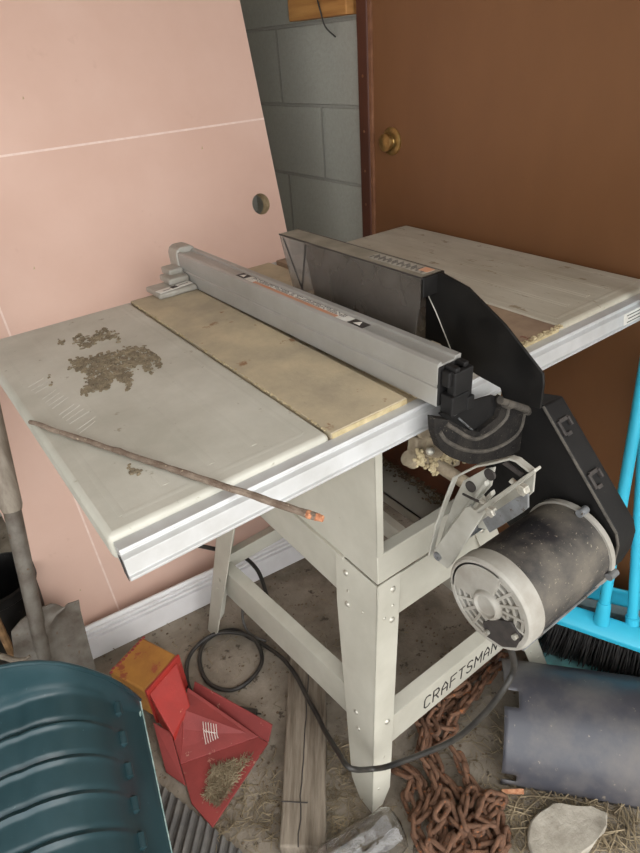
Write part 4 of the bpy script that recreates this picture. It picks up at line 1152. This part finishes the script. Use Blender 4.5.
for i in range(260):
    q = az(random.uniform(320, 360), random.uniform(740, 853), 0); straw(q.x, q.y, .01, .04)
for i in range(260):
    q = az(random.uniform(405, 510), random.uniform(690, 853), 0); straw(q.x, q.y, .01, .04)
for i in range(420):
    straw(random.uniform(-.1, 1.0), random.uniform(-.3, .7), .006, .03)
o = obj('loose_straw', b, M['straw']); tag(o, 'loose dry straw and grass scattered over the concrete floor', 'straw', None, 'stuff')
b = B()
for i in range(1500):
    x, y = random.uniform(-.1, 1.05), random.uniform(-.4, .72)
    r_ = random.uniform(.0012, .004); ball(b, (x, y, r_*.4), (r_, r_*random.uniform(.5, 1), r_*.5), 1)
o = obj('floor_debris', b, M['chips']); tag(o, 'small crumbs and chips scattered over the concrete floor', 'debris', None, 'stuff')

# every bolt, clip and rib is a part of its own
def separate(o):
    bm = bmesh.new(); bm.from_mesh(o.data); bm.verts.ensure_lookup_table(); seen = set(); isl = []
    for v in bm.verts:
        if v.index in seen: continue
        st, comp = [v], []; seen.add(v.index)
        while st:
            k = st.pop(); comp.append(k.index)
            for e in k.link_edges:
                u_ = e.other_vert(k)
                if u_.index not in seen: seen.add(u_.index); st.append(u_)
        isl.append(set(comp))
    bm.free()
    if len(isl) < 2: return
    full = o.data
    for n, comp in enumerate(isl):
        bm = bmesh.new(); bm.from_mesh(full)
        bmesh.ops.delete(bm, geom=[v for v in bm.verts if v.index not in comp], context='VERTS')
        me = bpy.data.meshes.new(o.name.split('.')[0]); bm.to_mesh(me); bm.free()
        for m in full.materials: me.materials.append(m)
        if n == 0: o.data = me
        else:
            c = o.copy(); c.data = me; COL.objects.link(c)
for o in list(COL.objects):
    if o.type == 'MESH' and o.parent and o.name.split('.')[0] in ('bolt', 'through_bolt', 'clip', 'bore', 'rib_stop', 'screw', 'web', 'hazard_mark', 'nail', 'moulded_rib', 'edge_rod', 'moulded_edge', 'hinge_pin', 'crack', 'slot', 'head_foot', 'foot_wall', 'apron', 'inner_lining', 'plug'):
        separate(o)

# ------------------------------------------------------------------ light, sky, camera
w = bpy.data.worlds.new('sky'); sc.world = w; w.use_nodes = True
N = w.node_tree.nodes; L = w.node_tree.links
bgn = N['Background']; bgn.inputs['Color'].default_value = (.97, .985, 1.0, 1); bgn.inputs['Strength'].default_value = 2.6
sun = bpy.data.lights.new('overcast_sun', 'SUN'); sun.energy = 1.2; sun.angle = R(50); sun.color = (1, .97, .93)
so = bpy.data.objects.new('overcast_sun', sun); COL.objects.link(so)
so.rotation_euler = V((-.45, 1.0, -.62)).to_track_quat('-Z', 'Y').to_euler()

cam = bpy.data.cameras.new('camera'); co = bpy.data.objects.new('camera', cam); COL.objects.link(co)
cam.sensor_fit = 'HORIZONTAL'; cam.sensor_width = 36; cam.lens = 36*FOC/640; cam.clip_start = .02
co.matrix_world = Matrix(((RT.x, UP.x, -_f.x, CAM.x), (RT.y, UP.y, -_f.y, CAM.y), (RT.z, UP.z, -_f.z, CAM.z), (0, 0, 0, 1)))
sc.camera = co
vs = sc.view_settings; vs.view_transform = 'Standard'; vs.look = 'None'; vs.exposure = .27; vs.gamma = 1; vs.use_curve_mapping = False
sc.cycles.max_bounces = 12; sc.cycles.transparent_max_bounces = 16; sc.cycles.use_denoising = True
